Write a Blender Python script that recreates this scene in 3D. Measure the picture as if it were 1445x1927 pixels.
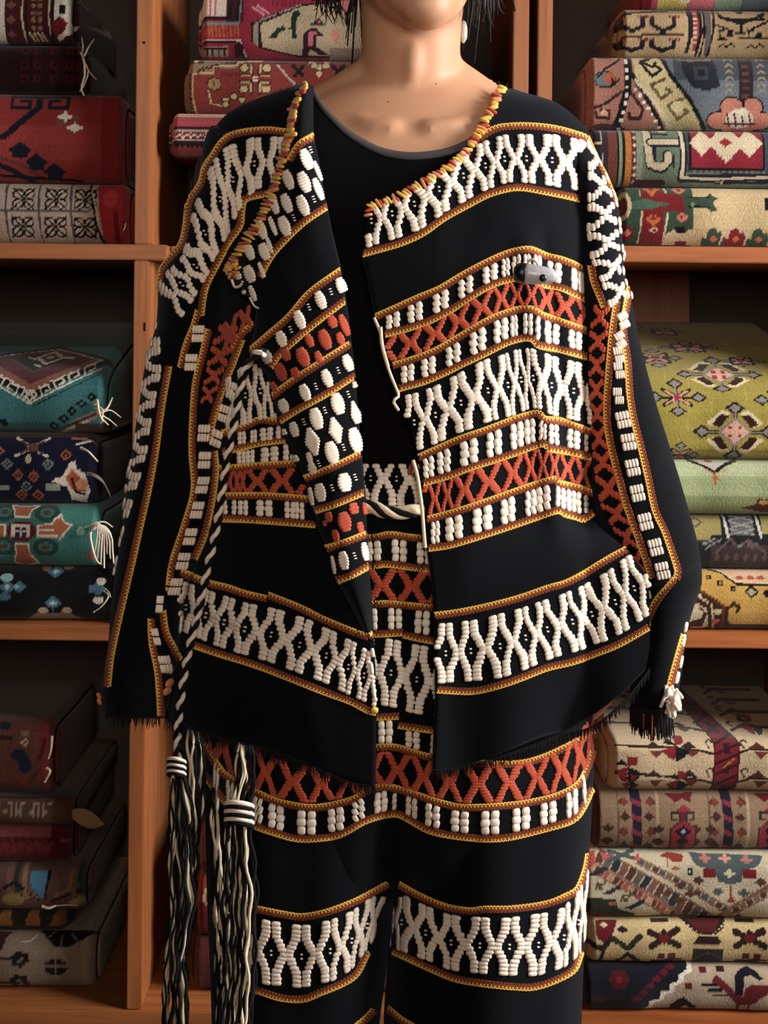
import bpy, bmesh, math, random
import numpy as np
from mathutils import Vector, Matrix, noise as mnoise

for o in list(bpy.data.objects):
    bpy.data.objects.remove(o, do_unlink=True)
scene = bpy.context.scene
COL = scene.collection
rng = np.random.default_rng(7)
random.seed(7)

# ------------------------------------------------------------------ camera
W_PX, H_PX = 1445.0, 1927.0
CX, HOR = 722.5, 600.0          # principal point (level camera, lens shifted down)
F = 2850.0                      # focal length in photo pixels
ZC = 1.128                      # camera height
ROLL = math.radians(0.6)
CA, SA = math.cos(ROLL), math.sin(ROLL)
cam_d = bpy.data.cameras.new('camera')
cam = bpy.data.objects.new('camera', cam_d)
COL.objects.link(cam)
cam_d.sensor_fit = 'VERTICAL'
cam_d.sensor_height = 36.0
cam_d.sensor_width = 36.0 * W_PX / H_PX
cam_d.lens = F / H_PX * 36.0
cam_d.shift_y = -(H_PX / 2 - HOR) / H_PX
cam_d.clip_start = 0.05
cam.matrix_world = Matrix.Translation((0, 0, ZC)) @ Matrix.Rotation(math.radians(90), 4, 'X') @ Matrix.Rotation(ROLL, 4, 'Z')
scene.camera = cam

# ------------------------------------------------------------------ light
world = bpy.data.worlds.new('world')
scene.world = world
world.use_nodes = True
bg = world.node_tree.nodes['Background']
bg.inputs[0].default_value = (0.95, 0.92, 0.95, 1)
bg.inputs[1].default_value = 0.012

def area(name, loc, target, sx, sy, power, color):
    d = bpy.data.lights.new(name, 'AREA')
    d.shape = 'RECTANGLE'; d.size = sx; d.size_y = sy
    d.energy = power; d.color = color
    o = bpy.data.objects.new(name, d); COL.objects.link(o)
    o.location = loc
    o.rotation_euler = (Vector(target) - Vector(loc)).to_track_quat('-Z', 'Y').to_euler()
    return o
area('window_daylight', (2.15, 1.12, 1.75), (0.0, 1.72, 1.05), 1.0, 1.4, 112, (1.0, 0.96, 0.92))
_f = area('front_fill', (0.1, -0.9, 1.7), (-0.04, 1.8, 1.14), 0.8, 0.9, 2.3, (1.0, 0.84, 0.70))  # added warm fill from behind the camera, lifting the unlit fronts
_f.data.spread = math.radians(48)

vs = scene.view_settings
vs.view_transform = 'Standard'; vs.look = 'None'; vs.gamma = 1.0
vs.use_curve_mapping = False
vs.exposure = 0.0

# ------------------------------------------------------------------ helpers
def lin(c):
    c = np.asarray(c, float) / 255.0
    return np.where(c <= 0.04045, c / 12.92, ((c + 0.055) / 1.055) ** 2.4)

def P(px, py, Y):
    px = np.asarray(px, float); py = np.asarray(py, float); Y = np.asarray(Y, float)
    dx = px - CX; dy = HOR - py
    X = (dx * CA - dy * SA) * Y / F
    Z = ZC + (dx * SA + dy * CA) * Y / F
    X, Yb, Z = np.broadcast_arrays(X, Y, Z)
    return np.stack([X, Yb, Z], -1)

def link(name, me, parent=None, kind=None):
    o = bpy.data.objects.new(name, me); COL.objects.link(o)
    if parent is not None: o.parent = parent
    if kind: o['kind'] = kind
    return o

def empty(name, label, cat, loc=(0, 0, 0), group=None):
    o = bpy.data.objects.new(name, None); COL.objects.link(o)
    o.empty_display_size = 0.05
    o['label'] = label; o['category'] = cat
    if group: o['group'] = group
    return o

def mesh_from(name, V, Fs, mat=None, smooth=True):
    me = bpy.data.meshes.new(name)
    me.from_pydata([tuple(v) for v in V], [], [tuple(f) for f in Fs])
    if mat: me.materials.append(mat)
    if smooth: me.polygons.foreach_set('use_smooth', np.ones(len(me.polygons), bool))
    me.update()
    return me

def fast_mesh(name, V, quads, mat, smooth=True, tris=None):
    """V (n,3); quads (m,4) int; tris (k,3) int"""
    me = bpy.data.meshes.new(name)
    V = np.asarray(V, np.float32).reshape(-1, 3)
    nq = 0 if quads is None else len(quads)
    nt = 0 if tris is None else len(tris)
    me.vertices.add(len(V)); me.vertices.foreach_set('co', V.ravel())
    li = []
    if nq: li.append(np.asarray(quads, np.int32).ravel())
    if nt: li.append(np.asarray(tris, np.int32).ravel())
    li = np.concatenate(li)
    me.loops.add(len(li)); me.loops.foreach_set('vertex_index', li)
    me.polygons.add(nq + nt)
    st = np.concatenate([np.arange(nq) * 4, nq * 4 + np.arange(nt) * 3]).astype(np.int32)
    me.polygons.foreach_set('loop_start', st)
    if smooth: me.polygons.foreach_set('use_smooth', np.ones(nq + nt, bool))
    if mat: me.materials.append(mat)
    me.update(calc_edges=True); me.validate()
    return me

def grid_quads(nr, nc, off=0, flip=False, wrap=False):
    r = np.arange(nr - 1)[:, None]; c = np.arange(nc if wrap else nc - 1)[None, :]
    a = r * nc + c; b = r * nc + (c + 1) % nc; d = (r + 1) * nc + (c + 1) % nc; e = (r + 1) * nc + c
    q = np.stack([a, e, d, b] if not flip else [a, b, d, e], -1).reshape(-1, 4)
    return q + off

def grid_mesh(name, G, mat, flip=False, wrap=False):
    nr, nc = G.shape[:2]
    return fast_mesh(name, G.reshape(-1, 3), grid_quads(nr, nc, 0, flip, wrap), mat)

def cr(pts, n):
    """Catmull-Rom resample of a polyline (k,d) to n points"""
    p = np.asarray(pts, float)
    if len(p) == 2:
        t = np.linspace(0, 1, n)[:, None]; return p[0] * (1 - t) + p[1] * t
    q = np.vstack([2 * p[0] - p[1], p, 2 * p[-1] - p[-2]])
    seg = np.linalg.norm(np.diff(p[:, :2], axis=0), axis=1); cum = np.concatenate([[0], np.cumsum(seg)])
    s = np.linspace(0, cum[-1], n)
    i = np.clip(np.searchsorted(cum, s, 'right') - 1, 0, len(p) - 2)
    t = ((s - cum[i]) / np.maximum(seg[i], 1e-9))[:, None]
    a, b, c, d = q[i], q[i + 1], q[i + 2], q[i + 3]
    return 0.5 * ((2 * b) + (c - a) * t + (2 * a - 5 * b + 4 * c - d) * t ** 2 + (3 * b - a - 3 * c + d) * t ** 3)

def smoothrows(rows, n=240):
    r = np.asarray(rows, float); y = r[:, 0]
    yy = np.linspace(y[0], y[-1], n)
    # monotone cubic (Fritsch-Carlson) per column
    out = [yy]
    h = np.diff(y)
    for k in range(1, r.shape[1]):
        v = r[:, k]; d = np.diff(v) / h
        m = np.zeros(len(y)); m[0] = d[0]; m[-1] = d[-1]
        for i in range(1, len(y) - 1):
            m[i] = 0 if d[i - 1] * d[i] <= 0 else 2 * d[i - 1] * d[i] / (d[i - 1] + d[i])
        i = np.clip(np.searchsorted(y, yy, 'right') - 1, 0, len(y) - 2)
        t = (yy - y[i]) / h[i]
        out.append((1 + 2 * t) * (1 - t) ** 2 * v[i] + t * (1 - t) ** 2 * h[i] * m[i] + t * t * (3 - 2 * t) * v[i + 1] + t * t * (t - 1) * h[i] * m[i + 1])
    return np.stack(out, 1)

class Tube:
    """cloth tube: rows of (photo y, left x, right x, centre Y, front half depth)"""
    def __init__(self, rows, p=2.3, e0=None, bump=None):
        self.r = smoothrows(rows); self.p = p; self.e0 = e0; self.bump = bump
    def at(self, k, py): return np.interp(py, self.r[:, 0], self.r[:, k])
    def D(self, px, py):
        px = np.asarray(px, float); py = np.asarray(py, float)
        xl, xr, yc, b = (self.at(k, py) for k in (1, 2, 3, 4))
        t = (px - (xl + xr) / 2) / np.maximum((xr - xl) / 2, 1)
        s = np.clip(1 - np.abs(np.clip(t, -1, 1)) ** self.p, 0, 1) ** (1 / self.p)
        if self.e0 is not None: s = np.maximum(s, self.e0(t, py))
        Y = yc - b * s
        if self.bump is not None: Y = Y + self.bump(px, py)
        return Y
    def S(self, px, py): return P(px, py, self.D(px, py))
    def closed(self, y0, y1, ny, nx, back=1.0):
        """full ring grid front+back"""
        ys = np.linspace(y0, y1, ny); rings = []
        th = np.linspace(-math.pi / 2, math.pi / 2, nx)
        for y in ys:
            xl, xr, yc, b = (self.at(k, y) for k in (1, 2, 3, 4))
            px = (xl + xr) / 2 + (xr - xl) / 2 * np.sin(th)
            f = P(px, np.full(nx, y), self.D(px, np.full(nx, y)))
            pe = P(np.array([xl, xr]), np.array([y, y]), np.array([yc, yc]))
            thb = np.linspace(math.pi / 2, 1.5 * math.pi, nx)[1:-1]
            bx = (pe[0] + pe[1]) / 2 + np.outer(np.sin(thb), (pe[1] - pe[0]) / 2)
            bx[:, 1] = yc + b * back * np.abs(np.cos(thb)) ** 0.9
            rings.append(np.vstack([f, bx]))
        return np.array(rings)

def add_tubes(name, paths, mat, seg=6, parent=None, kind=None, taper=None):
    """paths: list of (pts(k,3), radius or array); one mesh of round strands"""
    V = []; Q = []; T = []; off = 0
    ang = np.linspace(0, 2 * math.pi, seg, endpoint=False)
    for pts, rad in paths:
        pts = np.asarray(pts, float); k = len(pts)
        rad = np.broadcast_to(np.asarray(rad, float), (k,))
        t = np.gradient(pts, axis=0); t /= np.linalg.norm(t, axis=1)[:, None] + 1e-12
        up = np.where(np.abs(t[:, 1:2]) > 0.9, np.array([[1.0, 0, 0]]), np.array([[0, 1.0, 0]]))
        u = np.cross(t, up); u /= np.linalg.norm(u, axis=1)[:, None] + 1e-12
        v = np.cross(t, u)
        ring = pts[:, None] + rad[:, None, None] * (np.cos(ang)[None, :, None] * u[:, None] + np.sin(ang)[None, :, None] * v[:, None])
        V.append(ring.reshape(-1, 3)); V.append(pts[[0, -1]])
        Q.append(grid_quads(k, seg, off, True, True))
        a = off + np.arange(seg); b = off + (np.arange(seg) + 1) % seg
        c0 = off + k * seg
        T.append(np.stack([a, b, np.full(seg, c0)], 1))
        a2 = a + (k - 1) * seg; b2 = b + (k - 1) * seg
        T.append(np.stack([b2, a2, np.full(seg, c0 + 1)], 1))
        off += k * seg + 2
    me = fast_mesh(name, np.vstack(V), np.vstack(Q), mat, True, np.vstack(T))
    return link(name, me, parent, kind)

# ------------------------------------------------------------------ materials
def new_mat(name):
    m = bpy.data.materials.new(name); m.use_nodes = True
    nt = m.node_tree; b = nt.nodes['Principled BSDF']
    return m, nt, b
def nd(nt, t, **kw):
    n = nt.nodes.new(t)
    for k, v in kw.items():
        if k in n.inputs: n.inputs[k].default_value = v
        else: setattr(n, k, v)
    return n

def yarn_mat(name, c1, c2, rough=0.85, scale=350, bump=0.25, sheen=0.15):
    m, nt, b = new_mat(name)
    tc = nd(nt, 'ShaderNodeTexCoord')
    n = nd(nt, 'ShaderNodeTexNoise', Scale=scale, Detail=2.0)
    nt.links.new(tc.outputs['Object'], n.inputs['Vector'])
    mx = nd(nt, 'ShaderNodeMix', data_type='RGBA')
    mx.inputs[6].default_value = (*lin(c1), 1); mx.inputs[7].default_value = (*lin(c2), 1)
    nt.links.new(n.outputs['Fac'], mx.inputs[0])
    nt.links.new(mx.outputs[2], b.inputs['Base Color'])
    b.inputs['Roughness'].default_value = rough
    b.inputs['Specular IOR Level'].default_value = 0.2
    b.inputs['Sheen Weight'].default_value = sheen
    bp = nd(nt, 'ShaderNodeBump', Strength=bump, Distance=0.001)
    nt.links.new(n.outputs['Fac'], bp.inputs['Height'])
    nt.links.new(bp.outputs['Normal'], b.inputs['Normal'])
    return m

def cloth_mat(name, c1, c2, sheen=0.25, wscale=900):
    m, nt, b = new_mat(name)
    tc = nd(nt, 'ShaderNodeTexCoord')
    w1 = nd(nt, 'ShaderNodeTexWave', Scale=wscale / 6.0, Distortion=0.6); w1.wave_type = 'BANDS'; w1.bands_direction = 'X'
    w2 = nd(nt, 'ShaderNodeTexWave', Scale=wscale / 6.0, Distortion=0.6); w2.bands_direction = 'Z'
    n = nd(nt, 'ShaderNodeTexNoise', Scale=28.0, Detail=5.0)
    for k in (w1, w2, n): nt.links.new(tc.outputs['Object'], k.inputs['Vector'])
    mx = nd(nt, 'ShaderNodeMix', data_type='RGBA')
    mx.inputs[6].default_value = (*lin(c1), 1); mx.inputs[7].default_value = (*lin(c2), 1)
    nt.links.new(n.outputs['Fac'], mx.inputs[0])
    nt.links.new(mx.outputs[2], b.inputs['Base Color'])
    ad = nd(nt, 'ShaderNodeMath', operation='MAXIMUM')
    nt.links.new(w1.outputs['Fac'], ad.inputs[0]); nt.links.new(w2.outputs['Fac'], ad.inputs[1])
    bp = nd(nt, 'ShaderNodeBump', Strength=0.35, Distance=0.0006)
    nt.links.new(ad.outputs[0], bp.inputs['Height']); nt.links.new(bp.outputs['Normal'], b.inputs['Normal'])
    b.inputs['Roughness'].default_value = 0.95
    b.inputs['Specular IOR Level'].default_value = 0.1
    b.inputs['Sheen Weight'].default_value = sheen
    b.inputs['Sheen Tint'].default_value = (0.55, 0.68, 0.9, 1)
    return m

def wood_mat(name, c1, c2, c3, grain='Z'):
    m, nt, b = new_mat(name)
    tc = nd(nt, 'ShaderNodeTexCoord'); mp = nd(nt, 'ShaderNodeMapping')
    mp.inputs['Scale'].default_value = {'Z': (26, 26, 1.6), 'X': (1.6, 26, 26)}[grain]
    nt.links.new(tc.outputs['Object'], mp.inputs['Vector'])
    n = nd(nt, 'ShaderNodeTexNoise', Scale=3.0, Detail=8.0, Distortion=0.7)
    nt.links.new(mp.outputs['Vector'], n.inputs['Vector'])
    cr_ = nd(nt, 'ShaderNodeValToRGB')
    cr_.color_ramp.elements[0].position = 0.3; cr_.color_ramp.elements[0].color = (*lin(c1), 1)
    cr_.color_ramp.elements[1].position = 0.75; cr_.color_ramp.elements[1].color = (*lin(c3), 1)
    e = cr_.color_ramp.elements.new(0.52); e.color = (*lin(c2), 1)
    nt.links.new(n.outputs['Fac'], cr_.inputs['Fac']); nt.links.new(cr_.outputs['Color'], b.inputs['Base Color'])
    b.inputs['Roughness'].default_value = 0.42
    bp = nd(nt, 'ShaderNodeBump', Strength=0.08, Distance=0.002)
    nt.links.new(n.outputs['Fac'], bp.inputs['Height']); nt.links.new(bp.outputs['Normal'], b.inputs['Normal'])
    return m

def plain_mat(name, c, rough=0.8, spec=0.3, noise=0.12, scale=40):
    m, nt, b = new_mat(name)
    tc = nd(nt, 'ShaderNodeTexCoord'); n = nd(nt, 'ShaderNodeTexNoise', Scale=scale, Detail=4.0)
    nt.links.new(tc.outputs['Object'], n.inputs['Vector'])
    mx = nd(nt, 'ShaderNodeMix', data_type='RGBA'); l = lin(c)
    mx.inputs[6].default_value = (*(l * (1 - noise)), 1); mx.inputs[7].default_value = (*np.minimum(l * (1 + noise), 1), 1)
    nt.links.new(n.outputs['Fac'], mx.inputs[0]); nt.links.new(mx.outputs[2], b.inputs['Base Color'])
    b.inputs['Roughness'].default_value = rough; b.inputs['Specular IOR Level'].default_value = spec
    return m

M_BLACK = cloth_mat('black_wool', (6, 7, 9), (10, 12, 16), 0.07)
M_TEE = cloth_mat('black_jersey', (7, 7, 9), (11, 11, 13), 0.04, 1400)
M_RIB = cloth_mat('charcoal_rib', (70, 67, 69), (84, 80, 82), 0.1, 1400)
M_WHITE = yarn_mat('white_yarn', (226, 212, 196), (246, 236, 222))
M_ORANGE = yarn_mat('orange_yarn', (164, 62, 40), (196, 88, 60))
M_YELLOW = yarn_mat('yellow_yarn', (232, 176, 66), (250, 210, 110))
M_BROWN = yarn_mat('rust_yarn', (128, 58, 26), (166, 84, 40))
M_DARKBR = yarn_mat('dark_brown_yarn', (78, 32, 18), (98, 46, 26))
M_PEACH = yarn_mat('peach_yarn', (226, 126, 70), (240, 168, 120))
M_BLKYARN = yarn_mat('black_yarn', (8, 9, 11), (16, 17, 20), 0.9, 350, 0.25, 0.03)
M_CREAM = yarn_mat('cream_cotton', (206, 190, 160), (232, 218, 192))
M_WOODL = wood_mat('oak_wood', (142, 84, 46), (162, 98, 56), (178, 112, 66), 'Z')
M_WOODLX = wood_mat('oak_board', (142, 84, 46), (162, 98, 56), (178, 112, 66), 'X')
M_WOODR = wood_mat('cherry_wood', (138, 78, 40), (156, 90, 48), (170, 104, 58), 'Z')
M_WOODRX = wood_mat('cherry_board', (144, 78, 40), (162, 92, 48), (176, 104, 56), 'X')
M_BACK = plain_mat('back_board_grey', (78, 70, 66), 0.8, 0.2)

# wool rug: colour from the knots (colour attribute), pile relief from noise
M_RUG, _nt, _b = new_mat('rug_wool')
_a = nd(_nt, 'ShaderNodeVertexColor'); _a.layer_name = 'knots'
_tc = nd(_nt, 'ShaderNodeTexCoord')
_n = nd(_nt, 'ShaderNodeTexNoise', Scale=420.0, Detail=2.0)
_nt.links.new(_tc.outputs['Object'], _n.inputs['Vector'])
_mr = nd(_nt, 'ShaderNodeMapRange'); _mr.inputs[3].default_value = 0.78; _mr.inputs[4].default_value = 1.22
_nt.links.new(_n.outputs['Fac'], _mr.inputs[0])
_hs = nd(_nt, 'ShaderNodeHueSaturation')
_nt.links.new(_a.outputs['Color'], _hs.inputs['Color']); _nt.links.new(_mr.outputs[0], _hs.inputs['Value'])
_nt.links.new(_hs.outputs['Color'], _b.inputs['Base Color'])
_b.inputs['Roughness'].default_value = 0.95; _b.inputs['Specular IOR Level'].default_value = 0.12
_b.inputs['Sheen Weight'].default_value = 0.12
_bp = nd(_nt, 'ShaderNodeBump', Strength=0.5, Distance=0.0015)
_nt.links.new(_n.outputs['Fac'], _bp.inputs['Height']); _nt.links.new(_bp.outputs['Normal'], _b.inputs['Normal'])

# ------------------------------------------------------------------ room
YS = 2.0                       # front plane of the bookcases
SC = F / YS
def shelf_z(px, py, Y=YS): return float(P(px, py, Y)[2])
def shelf_x(px, py, Y=YS): return float(P(px, py, Y)[0])

def box_mesh(name, x0, x1, y0, y1, z0, z1, mat, bev=0.0015):
    bm = bmesh.new()
    bmesh.ops.create_cube(bm, size=1.0)
    for v in bm.verts:
        v.co = ((x0 + x1) / 2 + v.co.x * (x1 - x0), (y0 + y1) / 2 + v.co.y * (y1 - y0), (z0 + z1) / 2 + v.co.z * (z1 - z0))
    if bev: bmesh.ops.bevel(bm, geom=bm.edges[:], offset=bev, segments=2, affect='EDGES')
    me = bpy.data.meshes.new(name); bm.to_mesh(me); bm.free()
    if mat: me.materials.append(mat)
    return me

M_FLOOR = wood_mat('floor_boards', (92, 62, 40), (110, 76, 50), (126, 90, 60), 'X')
M_WALL = plain_mat('plaster', (150, 138, 124), 0.9, 0.1, 0.06, 6)
o = link('floor', box_mesh('floor', -3, 3, -2.5, 3.0, -0.05, 0.0, M_FLOOR, 0), None, 'structure')
o = link('wall_back', box_mesh('wall_back', -3, 3, 2.5, 2.6, 0.0, 2.7, M_WALL, 0), None, 'structure')

YB = 2.39
# --- left bookcase
bcl = empty('bookcase', 'oak bookcase with open bays left of and behind the person', 'bookcase')
zt = shelf_z(150, 459); zm = shelf_z(120, 1176); zb = shelf_z(150, 1900)
th = 29 / SC
xu0 = shelf_x(257, 20); xu1 = xu0 + 28.5 / SC
xend = shelf_x(313, 470)
xL = -0.98
xr0 = shelf_x(966, 20); xr1 = xr0 + 30 / SC
for z0, z1 in ((0.0, zb - th), (zb, zm - th), (zm, zt - th), (zt, 1.93)):
    link('upright', box_mesh('upright', xu0, xu1, YS, YB, z0 + 0.0005, z1 - 0.0005, M_WOODL), bcl)
    link('upright', box_mesh('upright', xL, xL + 0.02, YS, YB, z0 + 0.0005, z1 - 0.0005, M_WOODL), bcl)
link('upright', box_mesh('upright', xr0, xr1, YS, YB, 0.0, 1.95, M_WOODR), bcl)
for z in (zt, zm):
    link('shelf', box_mesh('shelf', xL, xend, YS - 0.002, YB, z - th, z, M_WOODLX), bcl)
    link('shelf', box_mesh('shelf', xend + 0.001, xr0 - 0.0005, YS + 0.035, YB, z - th, z, M_WOODLX), bcl)
link('shelf', box_mesh('shelf', xL, xr0 - 0.0005, YS - 0.002, YB, zb - th, zb, M_WOODLX), bcl)
link('shelf', box_mesh('shelf', xL, xr0 - 0.0005, YS - 0.002, YB, 1.931, 1.951, M_WOODLX), bcl)
link('back_panel', box_mesh('back_panel', xL, xr1, YB + 0.0005, YB + 0.012, 0.0, 1.95, M_BACK, 0), bcl)
# staple and nail holes in the upright
hole = plain_mat('dark_hole', (12, 8, 6), 0.9, 0.1)
for px, py, w, h in ((271, 80, 4, 4), (272, 615, 3, 16)):
    c = P(px, py, YS - 0.0004)
    link('nail_hole', box_mesh('nail_hole', c[0] - w / 2 / SC, c[0] + w / 2 / SC, YS - 0.0006, YS + 0.004, c[2] - h / 2 / SC, c[2] + h / 2 / SC, hole, 0), bcl)

# --- right bookcase
bcr = empty('bookcase', 'reddish cherry bookcase at the right edge of the photo', 'bookcase')
rzt = shelf_z(1300, 464); rzm = shelf_z(1350, 1190); rzb = shelf_z(1300, 1906)
yr0 = shelf_x(1012, 60); yr1 = yr0 + 28 / SC
xR = 0.605  # unseen end upright, set close in to keep window light off the back
link('upright', box_mesh('upright', yr0, yr1, YS, YB, 0.0, 1.95, M_WOODR), bcr)
link('upright', box_mesh('upright', xR, xR + 0.02, YS, YB, 0.0, 1.95, M_WOODR), bcr)
for z in (rzt, rzm, rzb, 1.95):
    link('shelf', box_mesh('shelf', yr1 + 0.0005, xR - 0.0005, YS - 0.001, YB, z - 30 / SC, z, M_WOODRX), bcr)
link('back_panel', box_mesh('back_panel', yr0, xR + 0.02, YB + 0.0005, YB + 0.012, 0.0, 1.95, M_BACK, 0), bcr)
bx0 = shelf_x(1150, 560, YB - 0.01); bx1 = shelf_x(1297, 560, YB - 0.01)
link('back_batten', box_mesh('back_batten', bx0, bx1, YB - 0.012, YB, rzm + 0.001, rzt - 30 / SC - 0.001, M_WOODR), bcr)

# ------------------------------------------------------------------ rugs
class Canvas:
    """paints knot colours at the rug's own vertices; coordinates along the rug and up its fold, in photo-pixel units"""
    def __init__(s, X, Y, q=1.7):
        s.X0, s.Y0 = X, Y
        s.X = np.round(X / q) * q; s.Y = np.round(Y / q) * q
        s.c = np.zeros(X.shape + (3,))
    def m(s, mask, col): s.c[mask] = lin(col)
    def f(s, col): s.c[:] = lin(col)
    def r(s, col, x0, y0, x1, y1): s.m((s.X >= x0) & (s.X <= x1) & (s.Y >= y0) & (s.Y <= y1), col)
    def e(s, col, cx, cy, rx, ry): s.m(((s.X - cx) / rx) ** 2 + ((s.Y - cy) / ry) ** 2 <= 1, col)
    def d(s, col, cx, cy, rx, ry): s.m(np.abs(s.X - cx) / rx + np.abs(s.Y - cy) / ry <= 1, col)
    def p(s, col, pts):
        ins = np.zeros(s.X.shape, bool); n = len(pts)
        for i in range(n):
            x1, y1 = pts[i]; x2, y2 = pts[(i + 1) % n]
            if y1 == y2: continue
            cnd = ((y1 > s.Y) != (y2 > s.Y)) & (s.X < (x2 - x1) * (s.Y - y1) / (y2 - y1) + x1)
            ins ^= cnd
        s.m(ins, col)
    def l(s, col, w, *pts):
        for (x1, y1), (x2, y2) in zip(pts[:-1], pts[1:]):
            dx, dy = x2 - x1, y2 - y1; L2 = dx * dx + dy * dy + 1e-9
            t = np.clip(((s.X - x1) * dx + (s.Y - y1) * dy) / L2, 0, 1)
            s.m((s.X - x1 - t * dx) ** 2 + (s.Y - y1 - t * dy) ** 2 <= w * w / 4, col)
    def flower(s, cx, cy, r, petal, core, ol=None, n=4, ph=0.0, ry=None):
        ry = ry or r
        for k in range(n):
            a = ph + 2 * math.pi * k / n
            if ol: s.e(ol, cx + r * .6 * math.cos(a), cy + ry * .6 * math.sin(a), r * .48, ry * .48)
        for k in range(n):
            a = ph + 2 * math.pi * k / n
            s.e(petal, cx + r * .6 * math.cos(a), cy + ry * .6 * math.sin(a), r * .32, ry * .32)
        s.e(core, cx, cy, r * .3, ry * .3)
    def key(s, col, w, x0, y0, dx, dy, n, amp):
        """running-dog meander along a direction"""
        L = math.hypot(dx, dy); ux, uy = dx / L, dy / L; vx, vy = -uy, ux
        st = L / n
        for k in range(n):
            a = k * st
            q = [(a, 0), (a, amp), (a + st * .62, amp), (a + st * .62, amp * .38), (a + st * .3, amp * .38)]
            s.l(col, w, *[(x0 + ux * p + vx * t, y0 + uy * p + vy * t) for p, t in q])
            s.l(col, w, (x0 + ux * a, y0 + uy * a), (x0 + ux * (a + st), y0 + uy * (a + st)))

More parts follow.
